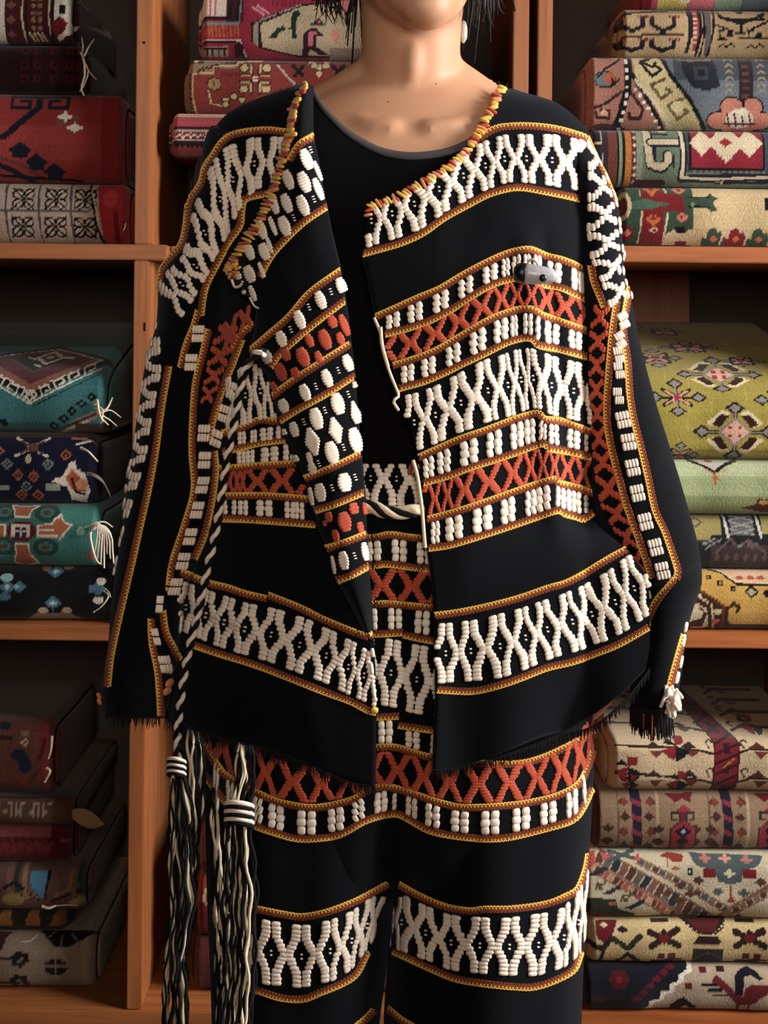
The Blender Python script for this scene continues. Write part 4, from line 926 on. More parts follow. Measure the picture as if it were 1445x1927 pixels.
def p_rb3(c):
    K = (198, 186, 158); c.f(K); B = (98, 62, 48); S = (170, 96, 78); T = (78, 92, 92); DB = (44, 56, 68)
    c.p((50, 60, 46), [(1095, 1692), (1160, 1694), (1164, 1712), (1200, 1722), (1200, 1740), (1095, 1740)]); c.p((110, 30, 34), [(1100, 1718), (1146, 1720), (1146, 1740), (1100, 1740)]); c.r((180, 110, 100), 1146, 1700, 1160, 1706)
    def band(x0, y0, x1, y1, w, cols, n):
        L = math.hypot(x1 - x0, y1 - y0); ux, uy = (x1 - x0) / L, (y1 - y0) / L
        t = (c.X - x0) * ux + (c.Y - y0) * uy; s = -(c.X - x0) * uy + (c.Y - y0) * ux
        ins = (np.abs(s) < w) & (t > 0) & (t < L)
        k = np.floor(t / L * n).astype(int) % len(cols); fr = (t / L * n) % 1
        for i, cl in enumerate(cols): c.m(ins & (k == i), cl)
        c.m(ins & (fr < .16), K)
        c.m((np.abs(np.abs(s) - w) < 1.6) & (t > 0) & (t < L), (150, 110, 92))
    band(1100, 1626, 1300, 1742, 8, [S, (196, 150, 110), B, (150, 70, 56)], 22)
    band(1125, 1610, 1345, 1740, 14, [B, (110, 100, 88), DB, (130, 90, 80)], 16)
    band(1200, 1620, 1400, 1730, 6, [T, (120, 110, 90), (90, 66, 52)], 15)
    band(1378, 1716, 1500, 1640, 8, [B, (110, 96, 80), T], 12)
    band(1330, 1745, 1480, 1660, 6, [B, (140, 120, 100)], 12)
    for x, y in ((1258, 1685), (1282, 1672), (1300, 1686), (1280, 1698)): c.d(B, x, y, 12, 7)
    c.l(T, 7, (1150, 1605), (1200, 1618)); c.l(T, 7, (1146, 1624), (1196, 1602)); c.p((190, 90, 80), [(1132, 1604), (1152, 1614), (1136, 1622)]); c.p((190, 90, 80), [(1192, 1620), (1206, 1606), (1206, 1622)])
    c.p((150, 56, 44), [(1244, 1614), (1262, 1606), (1290, 1612), (1286, 1624), (1270, 1626), (1262, 1618)]); c.l((150, 56, 44), 3, (1258, 1618), (1258, 1634)); c.d((170, 90, 70), 1274, 1638, 9, 5)
    c.p((84, 96, 98), [(1300, 1606), (1440, 1610), (1430, 1628), (1400, 1640), (1398, 1660), (1376, 1668), (1352, 1660), (1344, 1640), (1312, 1630)])
    for x, y, k in ((1330, 1616, (190, 120, 110)), (1368, 1616, (206, 150, 124)), (1408, 1618, (180, 120, 112)), (1374, 1645, (206, 196, 160))): c.flower(x, y, 13, k, (150, 70, 60), None, 4, 0, 9); c.d(k, x, y, 8, 6)
    c.r((126, 24, 36), 1325, 1636, 1348, 1654); c.r((126, 24, 36), 1400, 1636, 1424, 1654); c.r(DB, 1296, 1637, 1304, 1650); c.e(K, 1300, 1643, 2, 4)
    for x, y, k in ((1316, 1660, B), (1432, 1660, B), (1352, 1680, T), (1400, 1682, T)): c.d(k, x, y, 12, 9)
    c.l((150, 56, 44), 3, (1376, 1672), (1376, 1700)); c.d((150, 70, 50), 1378, 1696, 10, 6); c.l(B, 4, (1364, 1674), (1392, 1674))
    for x, y in ((1130, 1672), (1178, 1694)): c.l((96, 90, 60), 4, (x - 8, y + 4), (x - 4, y - 6), (x + 8, y - 4), (x + 10, y - 12)); c.e((96, 90, 60), x, y + 2, 5, 4)
    for x, y in ((1132, 1686), (1176, 1712), (1106, 1650)): c.p(DB, [(x, y), (x + 34, y - 18), (x + 40, y - 12), (x + 14, y + 2)])
    c.p((190, 70, 60), [(1100, 1606), (1124, 1604), (1118, 1630), (1100, 1640)])
def p_rb2(c):
    c.f((150, 124, 98)); D = (76, 48, 38); N = (40, 34, 60); R = (152, 46, 54)
    c.m(c.X < 1132, (84, 44, 38))
    for x0 in (1200, 1372):
        c.l(N, 19, (x0 - 4, 1485), (x0, 1545), (x0 + 2, 1604))
        for k in range(4): c.p((142, 48, 70), [(x0 - 10, 1506 + k * 28), (x0 + 8, 1512 + k * 28), (x0 + 8, 1522 + k * 28), (x0 - 10, 1516 + k * 28)])
        for sx in (-1, 1):
            for k in range(4):
                y = 1500 + k * 28; x = x0 + sx * 24
                c.p(D, [(x, y), (x + sx * 12 * (-1) ** k, y + 12), (x, y + 22), (x - 6, y + 11)]); c.d(D if k % 2 else (130, 60, 50), x, y + 12, 9, 8)
        c.l((180, 156, 124), 6, (x0 + 38, 1490), (x0 + 38, 1602)); c.l((110, 84, 66), 3, (x0 - 36, 1490), (x0 - 34, 1602))
    for x in (1145, 1310, 1338, 1240): 
        for k in range(2): c.d(D, x, 1562 + k * 24, 12, 9)
    for x0 in (1286, 1455):
        c.p((110, 30, 36), [(x0 - 32, 1494), (x0 + 22, 1492), (x0 + 14, 1512), (x0, 1504), (x0 - 14, 1512)]); c.p(R, [(x0 - 14, 1528), (x0, 1514), (x0 + 14, 1524), (x0 + 8, 1534), (x0 - 8, 1534)]); c.p((60, 54, 40), [(x0 - 24, 1530), (x0 + 22, 1530), (x0 + 22, 1544), (x0 - 24, 1544)])
        c.p((150, 124, 98), [(x0 - 20, 1534), (x0 - 8, 1534), (x0 - 8, 1544), (x0 - 20, 1542)]); c.p((150, 124, 98), [(x0 + 8, 1534), (x0 + 18, 1534), (x0 + 18, 1542), (x0 + 8, 1544)]); c.r((110, 34, 50), x0 - 5, 1530, x0 + 5, 1546)
        c.p(D, [(x0 - 26, 1604), (x0 - 26, 1560), (x0, 1540), (x0 + 26, 1560), (x0 + 26, 1604)]); c.p(R, [(x0 - 22, 1604), (x0 - 22, 1562), (x0, 1544), (x0 + 22, 1560), (x0 + 22, 1604)])
        c.d((40, 24, 50), x0, 1566, 15, 14); c.d((170, 170, 190), x0, 1566, 5, 5); c.d((50, 20, 36), x0, 1584, 12, 12); c.p((40, 24, 40), [(x0 - 14, 1604), (x0, 1588), (x0 + 14, 1604)])
def p_rb1(c):
    K = (204, 182, 146); c.f(K); D = (62, 40, 36); R = (140, 34, 40)
    c.m(c.Y0 < 1345, (170, 150, 120))
    # fold-parallel vines
    for y0, a in ((1468, 0), (1413, 0), (1370, 0), (1342, 1), (1320, 0), (1300, 1)):
        c.l(D, 4.5, (1160, y0 - 8), (1230, y0 - 7), (1320, y0 + 2), (1345, y0 + 8)); c.l(D, 4.5, (1395, y0 + 6), (1415, y0 - 2), (1500, y0 - 2))
        sc = 1.0 if y0 > 1390 else .62 if y0 > 1330 else .4
        for x in (1232, 1300, 1430):
            c.p(D if x != 1430 else (90, 44, 40), [(x - 18, y0 - 4), (x, y0 - 16 * sc), (x + 16, y0 - 2)]); c.p((120, 60, 46), [(x - 10, y0 + 2), (x + 4, y0 + 16 * sc), (x + 20, y0 + 2)])
        for x in (1338, 1404):
            c.l(D, 3.2, (x, y0 - 3), (x - 6, y0 - 14 * sc), (x + 2, y0 - 20 * sc), (x + 6, y0 - 14 * sc))
    for x, y, s in ((1274, 1405, 1), (1184, 1446, 1), (1280, 1470, .8), (1190, 1472, .6), (1440, 1360, .8)):
        c.p(R, [(x, y), (x - 4 * s, y - 20 * s), (x + 18 * s, y - 18 * s), (x + 16 * s, y - 4)]); c.p((26, 26, 34), [(x, y), (x - 24 * s, y - 4), (x - 12 * s, y - 14 * s)])
        c.p(R, [(x, y), (x - 28 * s, y + 10 * s), (x - 14 * s, y + 24 * s), (x - 3, y + 30 * s)]); c.p((26, 26, 34), [(x, y), (x + 26 * s, y + 12 * s), (x + 16 * s, y + 24 * s), (x, y + 32 * s)])
    # crimson vertical band
    bxl = np.interp(c.Y0, [1270, 1300, 1350, 1400, 1490], [1318, 1322, 1334, 1346, 1344]); bxr = np.interp(c.Y0, [1270, 1300, 1350, 1400, 1490], [1352, 1358, 1378, 1397, 1392])
    ins = (c.X0 > bxl) & (c.X0 < bxr); c.m(ins, (122, 30, 42))
    tt = (c.X0 - bxl) / (bxr - bxl)
    u = (c.Y0 / 20 + tt * 1.1) % 1; c.m(ins & (u < .26), (58, 16, 30)); c.m(ins & (np.abs(tt - .5) < .12) & (((c.Y0 / 40) % 1) < .5), (58, 16, 30))
    c.m(ins & ((tt < .06) | (tt > .94)), (70, 18, 30)); c.l((190, 100, 50), 4, (1364, 1448), (1384, 1432))
rug('navy and cream rug with a red bird, bottom of lower right stack', 1098, 1540, 1814, 1904, p_rb5, base=rzb, yf=-.012)
rug('cream rug with dark crossed motifs in lower right stack', 1108, 1540, 1729, 1813, p_rb4, yf=-.006)
rug('multicoloured rug with a diagonal lattice in lower right stack', 1098, 1540, 1604, 1728, p_rb3, yf=-.004)
rug('beige rug with red house-shaped medallions in lower right stack', 1118, 1540, 1490, 1603, p_rb2, yf=0.006)
rug('cream rug with a crimson vertical band, topmost of lower right stack', 1150, 1540, 1270, 1489, p_rb1, yf=0.002,
    prof=[(1489, .03), (1483, .012), (1470, .003), (1440, .0), (1415, .002), (1400, .01), (1390, .022), (1382, .04), (1366, .08), (1345, .13), (1325, .18), (1308, .23), (1290, .28)])

# ================================================================== person
person = empty('person', 'person in a black embroidered open jacket and matching wide trousers standing before the shelves', 'person')

def G1(x, c, s): return np.exp(-((x - c) / s) ** 2)
def sm(x, a, b):
    t = np.clip((x - a) / (b - a), 0, 1); return t * t * (3 - 2 * t)

def jbump(px, py):
    xf = np.interp(py, [430, 1000], [988, 1048])
    w = sm(py, 400, 500) * (1 - sm(py, 960, 1060))
    d = -0.011 * G1(px, xf, 24) * w + 0.009 * G1(px, xf + 34, 15) * w
    d = d + 0.004 * np.sin((px + .25 * py) / 46.0) * sm(px, 820, 900) * (1 - sm(px, 1080, 1110))
    d = d + 0.005 * np.sin(px / 33.0 + 1.0) * sm(py, 1040, 1300) * sm(px, 800, 860)
    d = d + 0.004 * np.sin((px - .5 * py) / 40.0) * (1 - sm(px, 560, 640))
    d = d - 0.010 * G1(py - .36 * (px - 400), 1150, 16) * sm(px, 360, 400) * (1 - sm(px, 470, 500))
    return d
J = Tube([(150, 575, 945, 1.625, .035), (165, 545, 962, 1.62, .048), (190, 470, 1042, 1.62, .068), (215, 425, 1078, 1.62, .082), (250, 398, 1108, 1.62, .098), (300, 388, 1118, 1.62, .116),
          (400, 390, 1114, 1.62, .138), (600, 388, 1112, 1.62, .152), (900, 372, 1114, 1.62, .150), (975, 365, 1120, 1.62, .152), (1040, 350, 1185, 1.62, .156), (1100, 328, 1222, 1.62, .16), (1200, 316, 1224, 1.62, .163),
          (1300, 306, 1204, 1.62, .166), (1380, 316, 1165, 1.62, .168), (1500, 372, 1130, 1.62, .17)], 2.4,
         lambda t, py: np.where(t > 0, .34 + .42 * sm(py, 940, 1080), .25) * sm(py, 200, 320), jbump)
LS = Tube([(235, 398, 470, 1.625, .03), (260, 386, 478, 1.61, .05), (300, 378, 474, 1.605, .06), (350, 366, 470, 1.6, .066), (400, 348, 462, 1.595, .068), (450, 338, 452, 1.59, .068), (490, 314, 446, 1.59, .068), (520, 299, 440, 1.59, .066),
           (600, 295, 434, 1.588, .066), (680, 274, 430, 1.585, .066), (760, 262, 424, 1.582, .064), (830, 251, 418, 1.58, .062), (900, 240, 412, 1.575, .06), (1000, 229, 398, 1.565, .057), (1060, 219, 376, 1.56, .054), (1100, 213, 356, 1.555, .052),
           (1150, 208, 345, 1.55, .05), (1220, 203, 337, 1.545, .048), (1300, 190, 322, 1.54, .046), (1362, 196, 308, 1.54, .044)], 2.2, None,
          lambda px, py: .004 * np.sin((py + .6 * px) / 34.0) * (1 - sm(py, 650, 800)) + .003 * np.sin((py - px) / 70.0))
RS = Tube([(235, 1030, 1104, 1.628, .03), (260, 1040, 1112, 1.62, .045), (300, 1056, 1126, 1.615, .054), (340, 1064, 1146, 1.612, .058), (380, 1070, 1161, 1.612, .06), (420, 1076, 1169, 1.612, .06), (500, 1080, 1174, 1.612, .06), (560, 1084, 1187, 1.612, .06),
           (640, 1086, 1203, 1.612, .06), (740, 1092, 1229, 1.61, .06), (850, 1100, 1263, 1.605, .06), (950, 1112, 1293, 1.6, .06), (1040, 1150, 1316, 1.59, .058), (1090, 1185, 1321, 1.585, .056), (1150, 1200, 1303, 1.58, .05), (1200, 1203, 1290, 1.578, .046),
           (1260, 1196, 1284, 1.575, .042), (1320, 1186, 1272, 1.572, .038), (1350, 1190, 1262, 1.57, .036)], 2.2, None,
          lambda px, py: .003 * np.sin((py + .5 * px) / 30.0) + .006 * G1(py + .5 * (px - 1240), 1112, 14) - .004 * G1(py + .5 * (px - 1240), 1085, 14))
H = Tube([(872, 560, 960, 1.6, .112), (960, 520, 1010, 1.6, .118), (1100, 460, 1070, 1.6, .124), (1250, 415, 1105, 1.6, .128), (1400, 384, 1118, 1.6, .13), (1540, 386, 1113, 1.6, .126), (1640, 388, 1106, 1.6, .118), (1690, 390, 1100, 1.6, .10)], 2.5, None,
         lambda px, py: .045 * G1(px, 742, 46) * sm(py, 1380, 1650) + .003 * np.sin(px / 31.0))
LL = Tube([(1330, 384, 742, 1.6, .10), (1500, 386, 742, 1.6, .115), (1640, 388, 744, 1.6, .12), (1750, 392, 738, 1.6, .118), (1850, 396, 724, 1.6, .116), (1927, 398, 714, 1.6, .114), (2200, 400, 690, 1.6, .11), (2560, 404, 676, 1.6, .105)], 2.3, None, lambda px, py: .003 * np.sin(px / 27.0))
RL = Tube([(1330, 742, 1118, 1.6, .10), (1500, 742, 1114, 1.6, .115), (1640, 744, 1107, 1.6, .12), (1750, 738, 1101, 1.6, .118), (1850, 726, 1097, 1.6, .116), (1927, 722, 1094, 1.6, .114), (2200, 740, 1085, 1.6, .11), (2560, 760, 1075, 1.6, .105)], 2.3, None, lambda px, py: .003 * np.sin(px / 27.0 + 2))
TS = Tube([(150, 590, 930, 1.625, .03), (168, 560, 950, 1.622, .045), (200, 500, 1010, 1.62, .062), (240, 460, 1050, 1.62, .082), (290, 440, 1070, 1.62, .098), (400, 430, 1075, 1.62, .112), (600, 430, 1072, 1.62, .122), (800, 480, 1030, 1.615, .116), (960, 530, 1000, 1.605, .11)], 2.3, None,
          lambda px, py: .0025 * np.sin(px / 40. + py / 90.))
def Dmin(*tubes):
    def f(px, py):
        px = np.asarray(px, float); py = np.asarray(py, float)
        out = np.full(np.broadcast(px, py).shape, 9.0)
        for t in tubes:
            ok = (py >= t.r[0, 0] - 1) & (py <= t.r[-1, 0] + 1) & (px >= t.at(1, py) - 2) & (px <= t.at(2, py) + 2)
            out = np.minimum(out, np.where(ok, t.D(px, py), 9.0))
        miss = out > 5
        if np.any(miss): out = np.where(miss, tubes[0].D(px, py), out)
        return out
    return f
D_LJ = Dmin(J, LS); D_RS = Dmin(RS); D_RJ = lambda px, py: J.D(px, py); D_TR = Dmin(H, LL, RL)

# front edges of the jacket
ER = np.array([(165, 944), (182, 934), (202, 928), (219, 915), (240, 905), (258, 893), (277, 880), (300, 857), (323, 826), (341, 795), (360, 764), (375, 729), (386, 697), (400, 692), (450, 688), (482, 681), (520, 690), (596, 705), (610, 714), (640, 722), (690, 738), (731, 750), (760, 752), (800, 772), (850, 784), (900, 794), (977, 801), (1033, 803), (1100, 812), (1160, 816), (1300, 820), (1460, 814)], float)
EL = np.array([(150, 590), (165, 589), (250, 590), (300, 600), (370, 612), (440, 626), (500, 641), (590, 655), (690, 667), (780, 674), (870, 682), (950, 689), (1060, 693), (1100, 697), (1190, 703), (1335, 709), (1490, 706)], float)
ELF = np.array([(160, 573), (200, 553), (250, 544), (320, 525), (370, 508), (410, 490), (450, 465), (490, 437), (512, 430), (535, 442), (560, 464), (585, 480), (620, 477), (660, 468), (685, 486), (720, 508), (745, 511), (790, 523), (850, 548), (900, 571), (960, 590), (1000, 598), (1030, 612), (1092, 632), (1150, 664), (1190, 684), (1207, 698)], float)
fER = lambda y: np.interp(y, ER[:, 0], ER[:, 1]); fEL = lambda y: np.interp(y, EL[:, 0], EL[:, 1]); fLF = lambda y: np.interp(y, ELF[:, 0], ELF[:, 1])
hemR = np.array([(812, 1452), (870, 1446), (950, 1424), (1050, 1388), (1110, 1372), (1150, 1344), (1190, 1304), (1222, 1262)], float)
hemL = np.array([(312, 1352), (340, 1366), (400, 1386), (480, 1406), (550, 1432), (650, 1472), (706, 1484)], float)

def front_panel(side, nr=150, nc=70):
    s = np.linspace(0, 1, nc)
    s = np.sin(s * math.pi / 2) if side > 0 else 1 - np.sin((1 - s) * math.pi / 2)
    G = np.zeros((nr, nc, 2))
    for i, v in enumerate(np.linspace(0, 1, nr)):
        if side > 0:
            xe = 812 + (1222 - 812) * s; yb = np.interp(xe, hemR[:, 0], hemR[:, 1]); y = 166 + v * (yb - 166)
            xl = fER(y); xr = J.at(2, y) - 1; x = xl + (xr - xl) * s
        else:
            xe = 312 + (706 - 312) * s; yb = np.interp(xe, hemL[:, 0], hemL[:, 1]); y = 160 + v * (yb - 160)
            xl = J.at(1, y) + 1; xr = fEL(y); x = xl + (xr - xl) * s
        G[i, :, 0] = x; G[i, :, 1] = y
    return P(G[..., 0], G[..., 1], J.D(G[..., 0], G[..., 1])), G
GR, gR = front_panel(1); GLf, gL = front_panel(-1)
# back of the jacket joins both side edges
nb = 60
backrows = []
for i in range(150):
    a = GLf[i, 0]; b = GR[i, -1]
    th_ = np.linspace(0, math.pi, nb)[:, None]
    w = (1 - np.cos(th_)) / 2
    pt = a * (1 - w) + b * w
    v = i / 149
    bd = np.interp(v, [0, .03, .1, .3, 1], [.03, .05, .10, .12, .14])
    pt[:, 1] += np.sin(th_[:, 0]) ** .7 * bd + np.sin(th_[:, 0]) * (1.63 - (a[1] + b[1]) / 2) * .9
    backrows.append(pt)
GB = np.array(backrows)
V = np.vstack([GR.reshape(-1, 3), GLf.reshape(-1, 3), GB.reshape(-1, 3)])
q = np.vstack([grid_quads(150, 70, 0), grid_quads(150, 70, 150 * 70), grid_quads(150, nb, 2 * 150 * 70, True)])
me = fast_mesh('jacket', V, q, M_BLACK)
jacket = link('jacket', me, person)
jacket['label'] = 'black wool jacket with white, orange and yellow embroidered bands'
md = jacket.modifiers.new('t', 'SOLIDIFY'); md.thickness = 0.0025; md.offset = -1

def sleeve(T, y0, y1):
    g = T.closed(y0, y1, 130, 34)
    o = link('sleeve', grid_mesh('sleeve', g, M_BLACK, False, True), jacket)
    md = o.modifiers.new('t', 'SOLIDIFY'); md.thickness = 0.002; md.offset = -1
    return o
sleeve(LS, 236, 1352); sleeve(RS, 236, 1338)

# turned-back lapel
def D_LAP(px, py):
    xr = fEL(py); xl = fLF(py)
    s = np.clip((xr - px) / np.maximum(xr - xl, 6), 0, 1.1)
    return D_LJ(np.minimum(px, xr), py) - (.004 + .020 * np.sin(np.clip(s, 0, 1) * math.pi) ** .8 + .009 * s) + .002 * np.sin(py / 27.) * s
ys = np.linspace(160, 1206, 170); ss = np.linspace(0, 1, 34)
LX = fLF(ys)[:, None] * (1 - ss) + fEL(ys)[:, None] * ss; LY = np.repeat(ys[:, None], 34, 1)
GLAP = P(LX, LY, D_LAP(LX, LY))
lap = link('lapel', grid_mesh('lapel', GLAP, M_BLACK), jacket)
md = lap.modifiers.new('t', 'SOLIDIFY'); md.thickness = 0.002; md.offset = -1

# t-shirt
NL = np.array([(575, 162), (588, 172), (606, 200), (628, 225), (655, 250), (690, 272), (725, 287), (770, 294), (815, 291), (850, 283), (882, 268), (905, 248), (928, 218), (945, 185), (955, 162)], float)
xs = np.linspace(470, 1040, 90); vv = np.linspace(0, 1, 80)
ytop = np.interp(xs, np.concatenate([[470], NL[:, 0], [1040]]), np.concatenate([[262], NL[:, 1], [262]]))
TY = ytop[None] + vv[:, None] * (930 - ytop[None]); TX = np.repeat(xs[None], 80, 0)
GT = P(TX, TY, TS.D(TX, TY))
tback = []
for i in range(80):
    a, b = GT[i, 0], GT[i, -1]; t_ = np.linspace(0, math.pi, 40); w = ((1 - np.cos(t_)) / 2)[:, None]
    pt = a * (1 - w) + b * w; pt[:, 1] += np.sin(t_) ** .8 * .10; pt[:, 2] += (np.sin(t_) ** 2) * .03 * max(0, 1 - i / 20)
    tback.append(pt)
tback = np.array(tback)
V = np.vstack([GT.reshape(-1, 3), tback.reshape(-1, 3)])
tee = link('t_shirt', fast_mesh('t_shirt', V, np.vstack([grid_quads(80, 90), grid_quads(80, 40, 7200, True)]), M_TEE), person)
tee['label'] = 'plain black crew-neck t-shirt'
nl = cr(NL, 80)
nlp = P(nl[:, 0], nl[:, 1], TS.D(nl[:, 0], nl[:, 1]) - .001)
band = []
for k in np.linspace(-1, 1, 7):
    off = k * 8.0
    pxn = nl[:, 0]; pyn = nl[:, 1] - off
    band.append(P(pxn, pyn, TS.D(pxn, np.maximum(pyn, 152)) - .0028 * (1 - k * k) ** .5 + .001))
link('neckband', grid_mesh('neckband', np.array(band), M_RIB, True), tee)

# trousers
gh = H.closed(872, 1688, 100, 60); gl_ = LL.closed(1400, 2560, 130, 40, .95); gr_ = RL.closed(1400, 2560, 130, 40, .95)
nH = gh.shape[0] * gh.shape[1]; nLg = gl_.shape[0] * gl_.shape[1]
V = np.vstack([gh.reshape(-1, 3), gl_.reshape(-1, 3), gr_.reshape(-1, 3)])
q = np.vstack([grid_quads(gh.shape[0], gh.shape[1], 0, False, True), grid_quads(gl_.shape[0], gl_.shape[1], nH, False, True), grid_quads(gr_.shape[0], gr_.shape[1], nH + nLg, False, True)])
trs = link('trousers', fast_mesh('trousers', V, q, M_BLACK), person)
trs['label'] = 'wide black trousers with the same embroidered bands'

# ------------------------------------------------------------------ embroidery
def capsule(seg, xs_, rs_):
    ang = np.linspace(0, 2 * math.pi, seg, endpoint=False); V = [(-1, 0, 0)]; Fq = []; Ft = []
    for x, r in zip(xs_, rs_): V += [(x, r * math.cos(a), r * math.sin(a)) for a in ang]
    V.append((1, 0, 0)); n = len(xs_)
    for i in range(n - 1):
        for k in range(seg): k2 = (k + 1) % seg; Fq.append((1 + i * seg + k, 1 + i * seg + k2, 1 + (i + 1) * seg + k2, 1 + (i + 1) * seg + k))
    for k in range(seg):
        k2 = (k + 1) % seg; Ft.append((0, 1 + k2, 1 + k)); b = 1 + (n - 1) * seg; Ft.append((b + k, b + k2, len(V) - 1))
    return np.array(V, float), np.array(Fq), np.array(Ft)
CAP = capsule(6, (-.88, -.45, .45, .88), (.74, 1, 1, .74)); BEAD = capsule(5, (-.55, .55), (.85, .85))
class Emb:
    def __init__(s): s.d = {}
    def add(s, mat, D, px, py, dx, dy, L, Wd, Ht, bead=False):
        n = math.hypot(dx, dy) + 1e-9
        s.d.setdefault((mat.name, bead), []).append((D, px, py, dx / n, dy / n, L, Wd, Ht))
    def build(s, parent, names):
        for (mname, bead), it in s.d.items():
            tv, tq, tt = BEAD if bead else CAP
            Ds = {}
            for i, a in enumerate(it): Ds.setdefault(id(a[0]), (a[0], []))[1].append(i)
            arr = np.array([a[1:] for a in it], float); C = np.zeros((len(it), 3)); U = C.copy(); Vv = C.copy()
            for D, idx in Ds.values():
                px, py, dx, dy = arr[idx, 0], arr[idx, 1], arr[idx, 2], arr[idx, 3]
                S = lambda a, b: P(a, b, D(a, b))
                C[idx] = S(px, py); e = 1.5
                U[idx] = (S(px + dx * e, py + dy * e) - S(px - dx * e, py - dy * e)) / (2 * e)
                Vv[idx] = (S(px - dy * e, py + dx * e) - S(px + dy * e, py - dx * e)) / (2 * e)
            flat = C[:, 1] / F
            lu = np.clip(np.linalg.norm(U, axis=1), .6 * flat, 2.4 * flat); lv = np.clip(np.linalg.norm(Vv, axis=1), .6 * flat, 2.4 * flat)
            u = U / (np.linalg.norm(U, axis=1)[:, None] + 1e-12)
            n = np.cross(u, Vv); n *= -np.sign(n[:, 1])[:, None] ; n[:, 1] -= 1e-6; n /= np.linalg.norm(n, axis=1)[:, None] + 1e-12
            v = np.cross(n, u)
            L = arr[:, 4] / 2 * lu; Wd = arr[:, 5] / 2 * lv; Ht = arr[:, 6] / 2 * flat
            X = C + n * (Ht * .35)[:, None]
            VV = X[:, None] + tv[None, :, 0, None] * (u * L[:, None])[:, None] + tv[None, :, 1, None] * (v * Wd[:, None])[:, None] + tv[None, :, 2, None] * (n * Ht[:, None])[:, None]
            nv = len(tv); off = (np.arange(len(it)) * nv)[:, None, None]
            Q = (tq[None] + off).reshape(-1, 4); T = (tt[None] + off).reshape(-1, 3)
            nm = names.get(mname, 'embroidery')
            link(nm, fast_mesh(nm, VV.reshape(-1, 3), Q, bpy.data.materials[mname], True, T), parent, 'stuff')

def jit(s): return random.gauss(0, s)
def bandW(E, D, pairs, clip=None, mat=M_WHITE, ns=None, straight=.21, w0=.162, mid=.442, wl=.315, dots=True, half0=True, half1=True, ht=6.2):
    A = np.array(pairs, float); n = len(A)
    for i in range(n - 1):
        Hh = .5 * (math.hypot(A[i, 2] - A[i, 0], A[i, 3] - A[i, 1]) + math.hypot(A[i + 1, 2] - A[i + 1, 0], A[i + 1, 3] - A[i + 1, 1]))
        k = ns or max(6, int(Hh / (7.6 if mat is M_WHITE else 5.2)))
        for side in (0, 1):
            for j in range(k):
                v = (j + .5) / k; a = abs(v - .5) * 2
                o = mid + (w0 - mid) * min(1, a / max(1 - 2 * straight, .01))
                p = A[i, :2] * (1 - v) + A[i, 2:] * v; r = A[i + 1, :2] * (1 - v) + A[i + 1, 2:] * v
                t = o if side == 0 else 1 - o
                c = p * (1 - t) + r * t; d = r - p; per = math.hypot(*d)
                x, y = c[0] + jit(.4), c[1] + jit(.4)
                if clip and not clip(x, y): continue
                E.add(mat, D, x, y, d[0], d[1] + jit(.06) * per, max(5.5, min(wl * per, 20)) * (1 + jit(.06)), Hh / k * (1.28 if mat is M_WHITE else 1.5), ht)
        if dots and i > 0:
            c = (A[i, :2] + A[i, 2:]) / 2; ax = A[i, 2:] - A[i, :2]; ax = ax / (np.linalg.norm(ax) + 1e-9)
            for q_ in (-4, 4):
                x, y = c + ax * q_
                if not clip or clip(x, y): E.add(mat, D, x, y, 1, 0, 5, 3.6, 4)
class Pl:
    """polyline y(x) (or x(y) when vertical)"""
    def __init__(s, pts): s.p = np.array(pts, float)
    def __call__(s, x): return float(np.interp(x, s.p[:, 0], s.p[:, 1]))
def blocks(E, D, U, Vl, items, clip=None, mat=M_WHITE, rows=3, m=8.5, vert=False, ht=6.5):
    for x, w in items:
        for sd in ((-1, 1) if w > 9 else (0,)):
            xx = x + sd * w * .27
            a, b = U(xx), Vl(xx); sg = 1 if b > a else -1
            a += m * sg; b -= m * sg
            sl = ((U(x + 5) - U(x - 5)) + (Vl(x + 5) - Vl(x - 5))) / 20
            for j in range(rows):
                y = a + (b - a) * (j + .5) / rows
                wl = w * .53 if w > 9 else w
                if j in (0, rows - 1): wl *= .88
                px, py = (xx + jit(.4), y + jit(.3)) if not vert else (y + jit(.3), xx + jit(.4))
                if clip and not clip(px, py): continue
                if vert: E.add(mat, D, px, py, sl, 1, wl, abs(b - a) / rows * 1.2, ht)
                else: E.add(mat, D, px, py, 1, sl, wl, abs(b - a) / rows * 1.2, ht)
def bandO(E, D, U, Vl, nodes, clip=None, m=8, vert=False):
    prs = []
    for x in nodes:
        a, b = U(x), Vl(x); sg = 1 if b > a else -1
        prs.append((x, a + m * sg, x, b - m * sg) if not vert else (a + m * sg, x, b - m * sg, x))
    bandW(E, D, prs, clip, M_ORANGE, None, 0.02, .13, .44, .30, False, ht=4.5)
def braid(E, D, pts, up=True, clip=None, w=13.5, strip=None):
    p = np.array(pts, float); L = np.linalg.norm(np.diff(p, axis=0), axis=1).sum()
    n = max(4, int(L / 3.3)); c = cr(p, n); t = np.gradient(c, axis=0); t /= np.linalg.norm(t, axis=1)[:, None] + 1e-9
    nn = np.stack([t[:, 1], -t[:, 0]], 1) * (1 if up else -1)
    for k in range(n):
        for r, o in enumerate((.36, .1, -.16, -.4)):
            x, y = c[k] + nn[k] * w * o + t[k] * (1.6 if r % 2 else 0)
            if clip and not clip(x, y): continue
            m = M_YELLOW if (r == 0 or (r == 1 and k % 2 == 0)) else M_BROWN if (r < 3) else (M_BROWN if k % 2 else M_DARKBR)
            d = nn[k] + t[k] * (.6 if k % 2 else -.6)
            E.add(m, D, x, y, d[0], d[1], w * .36, 3.7, 4.2, True)
EJ = Emb(); ET = Emb()

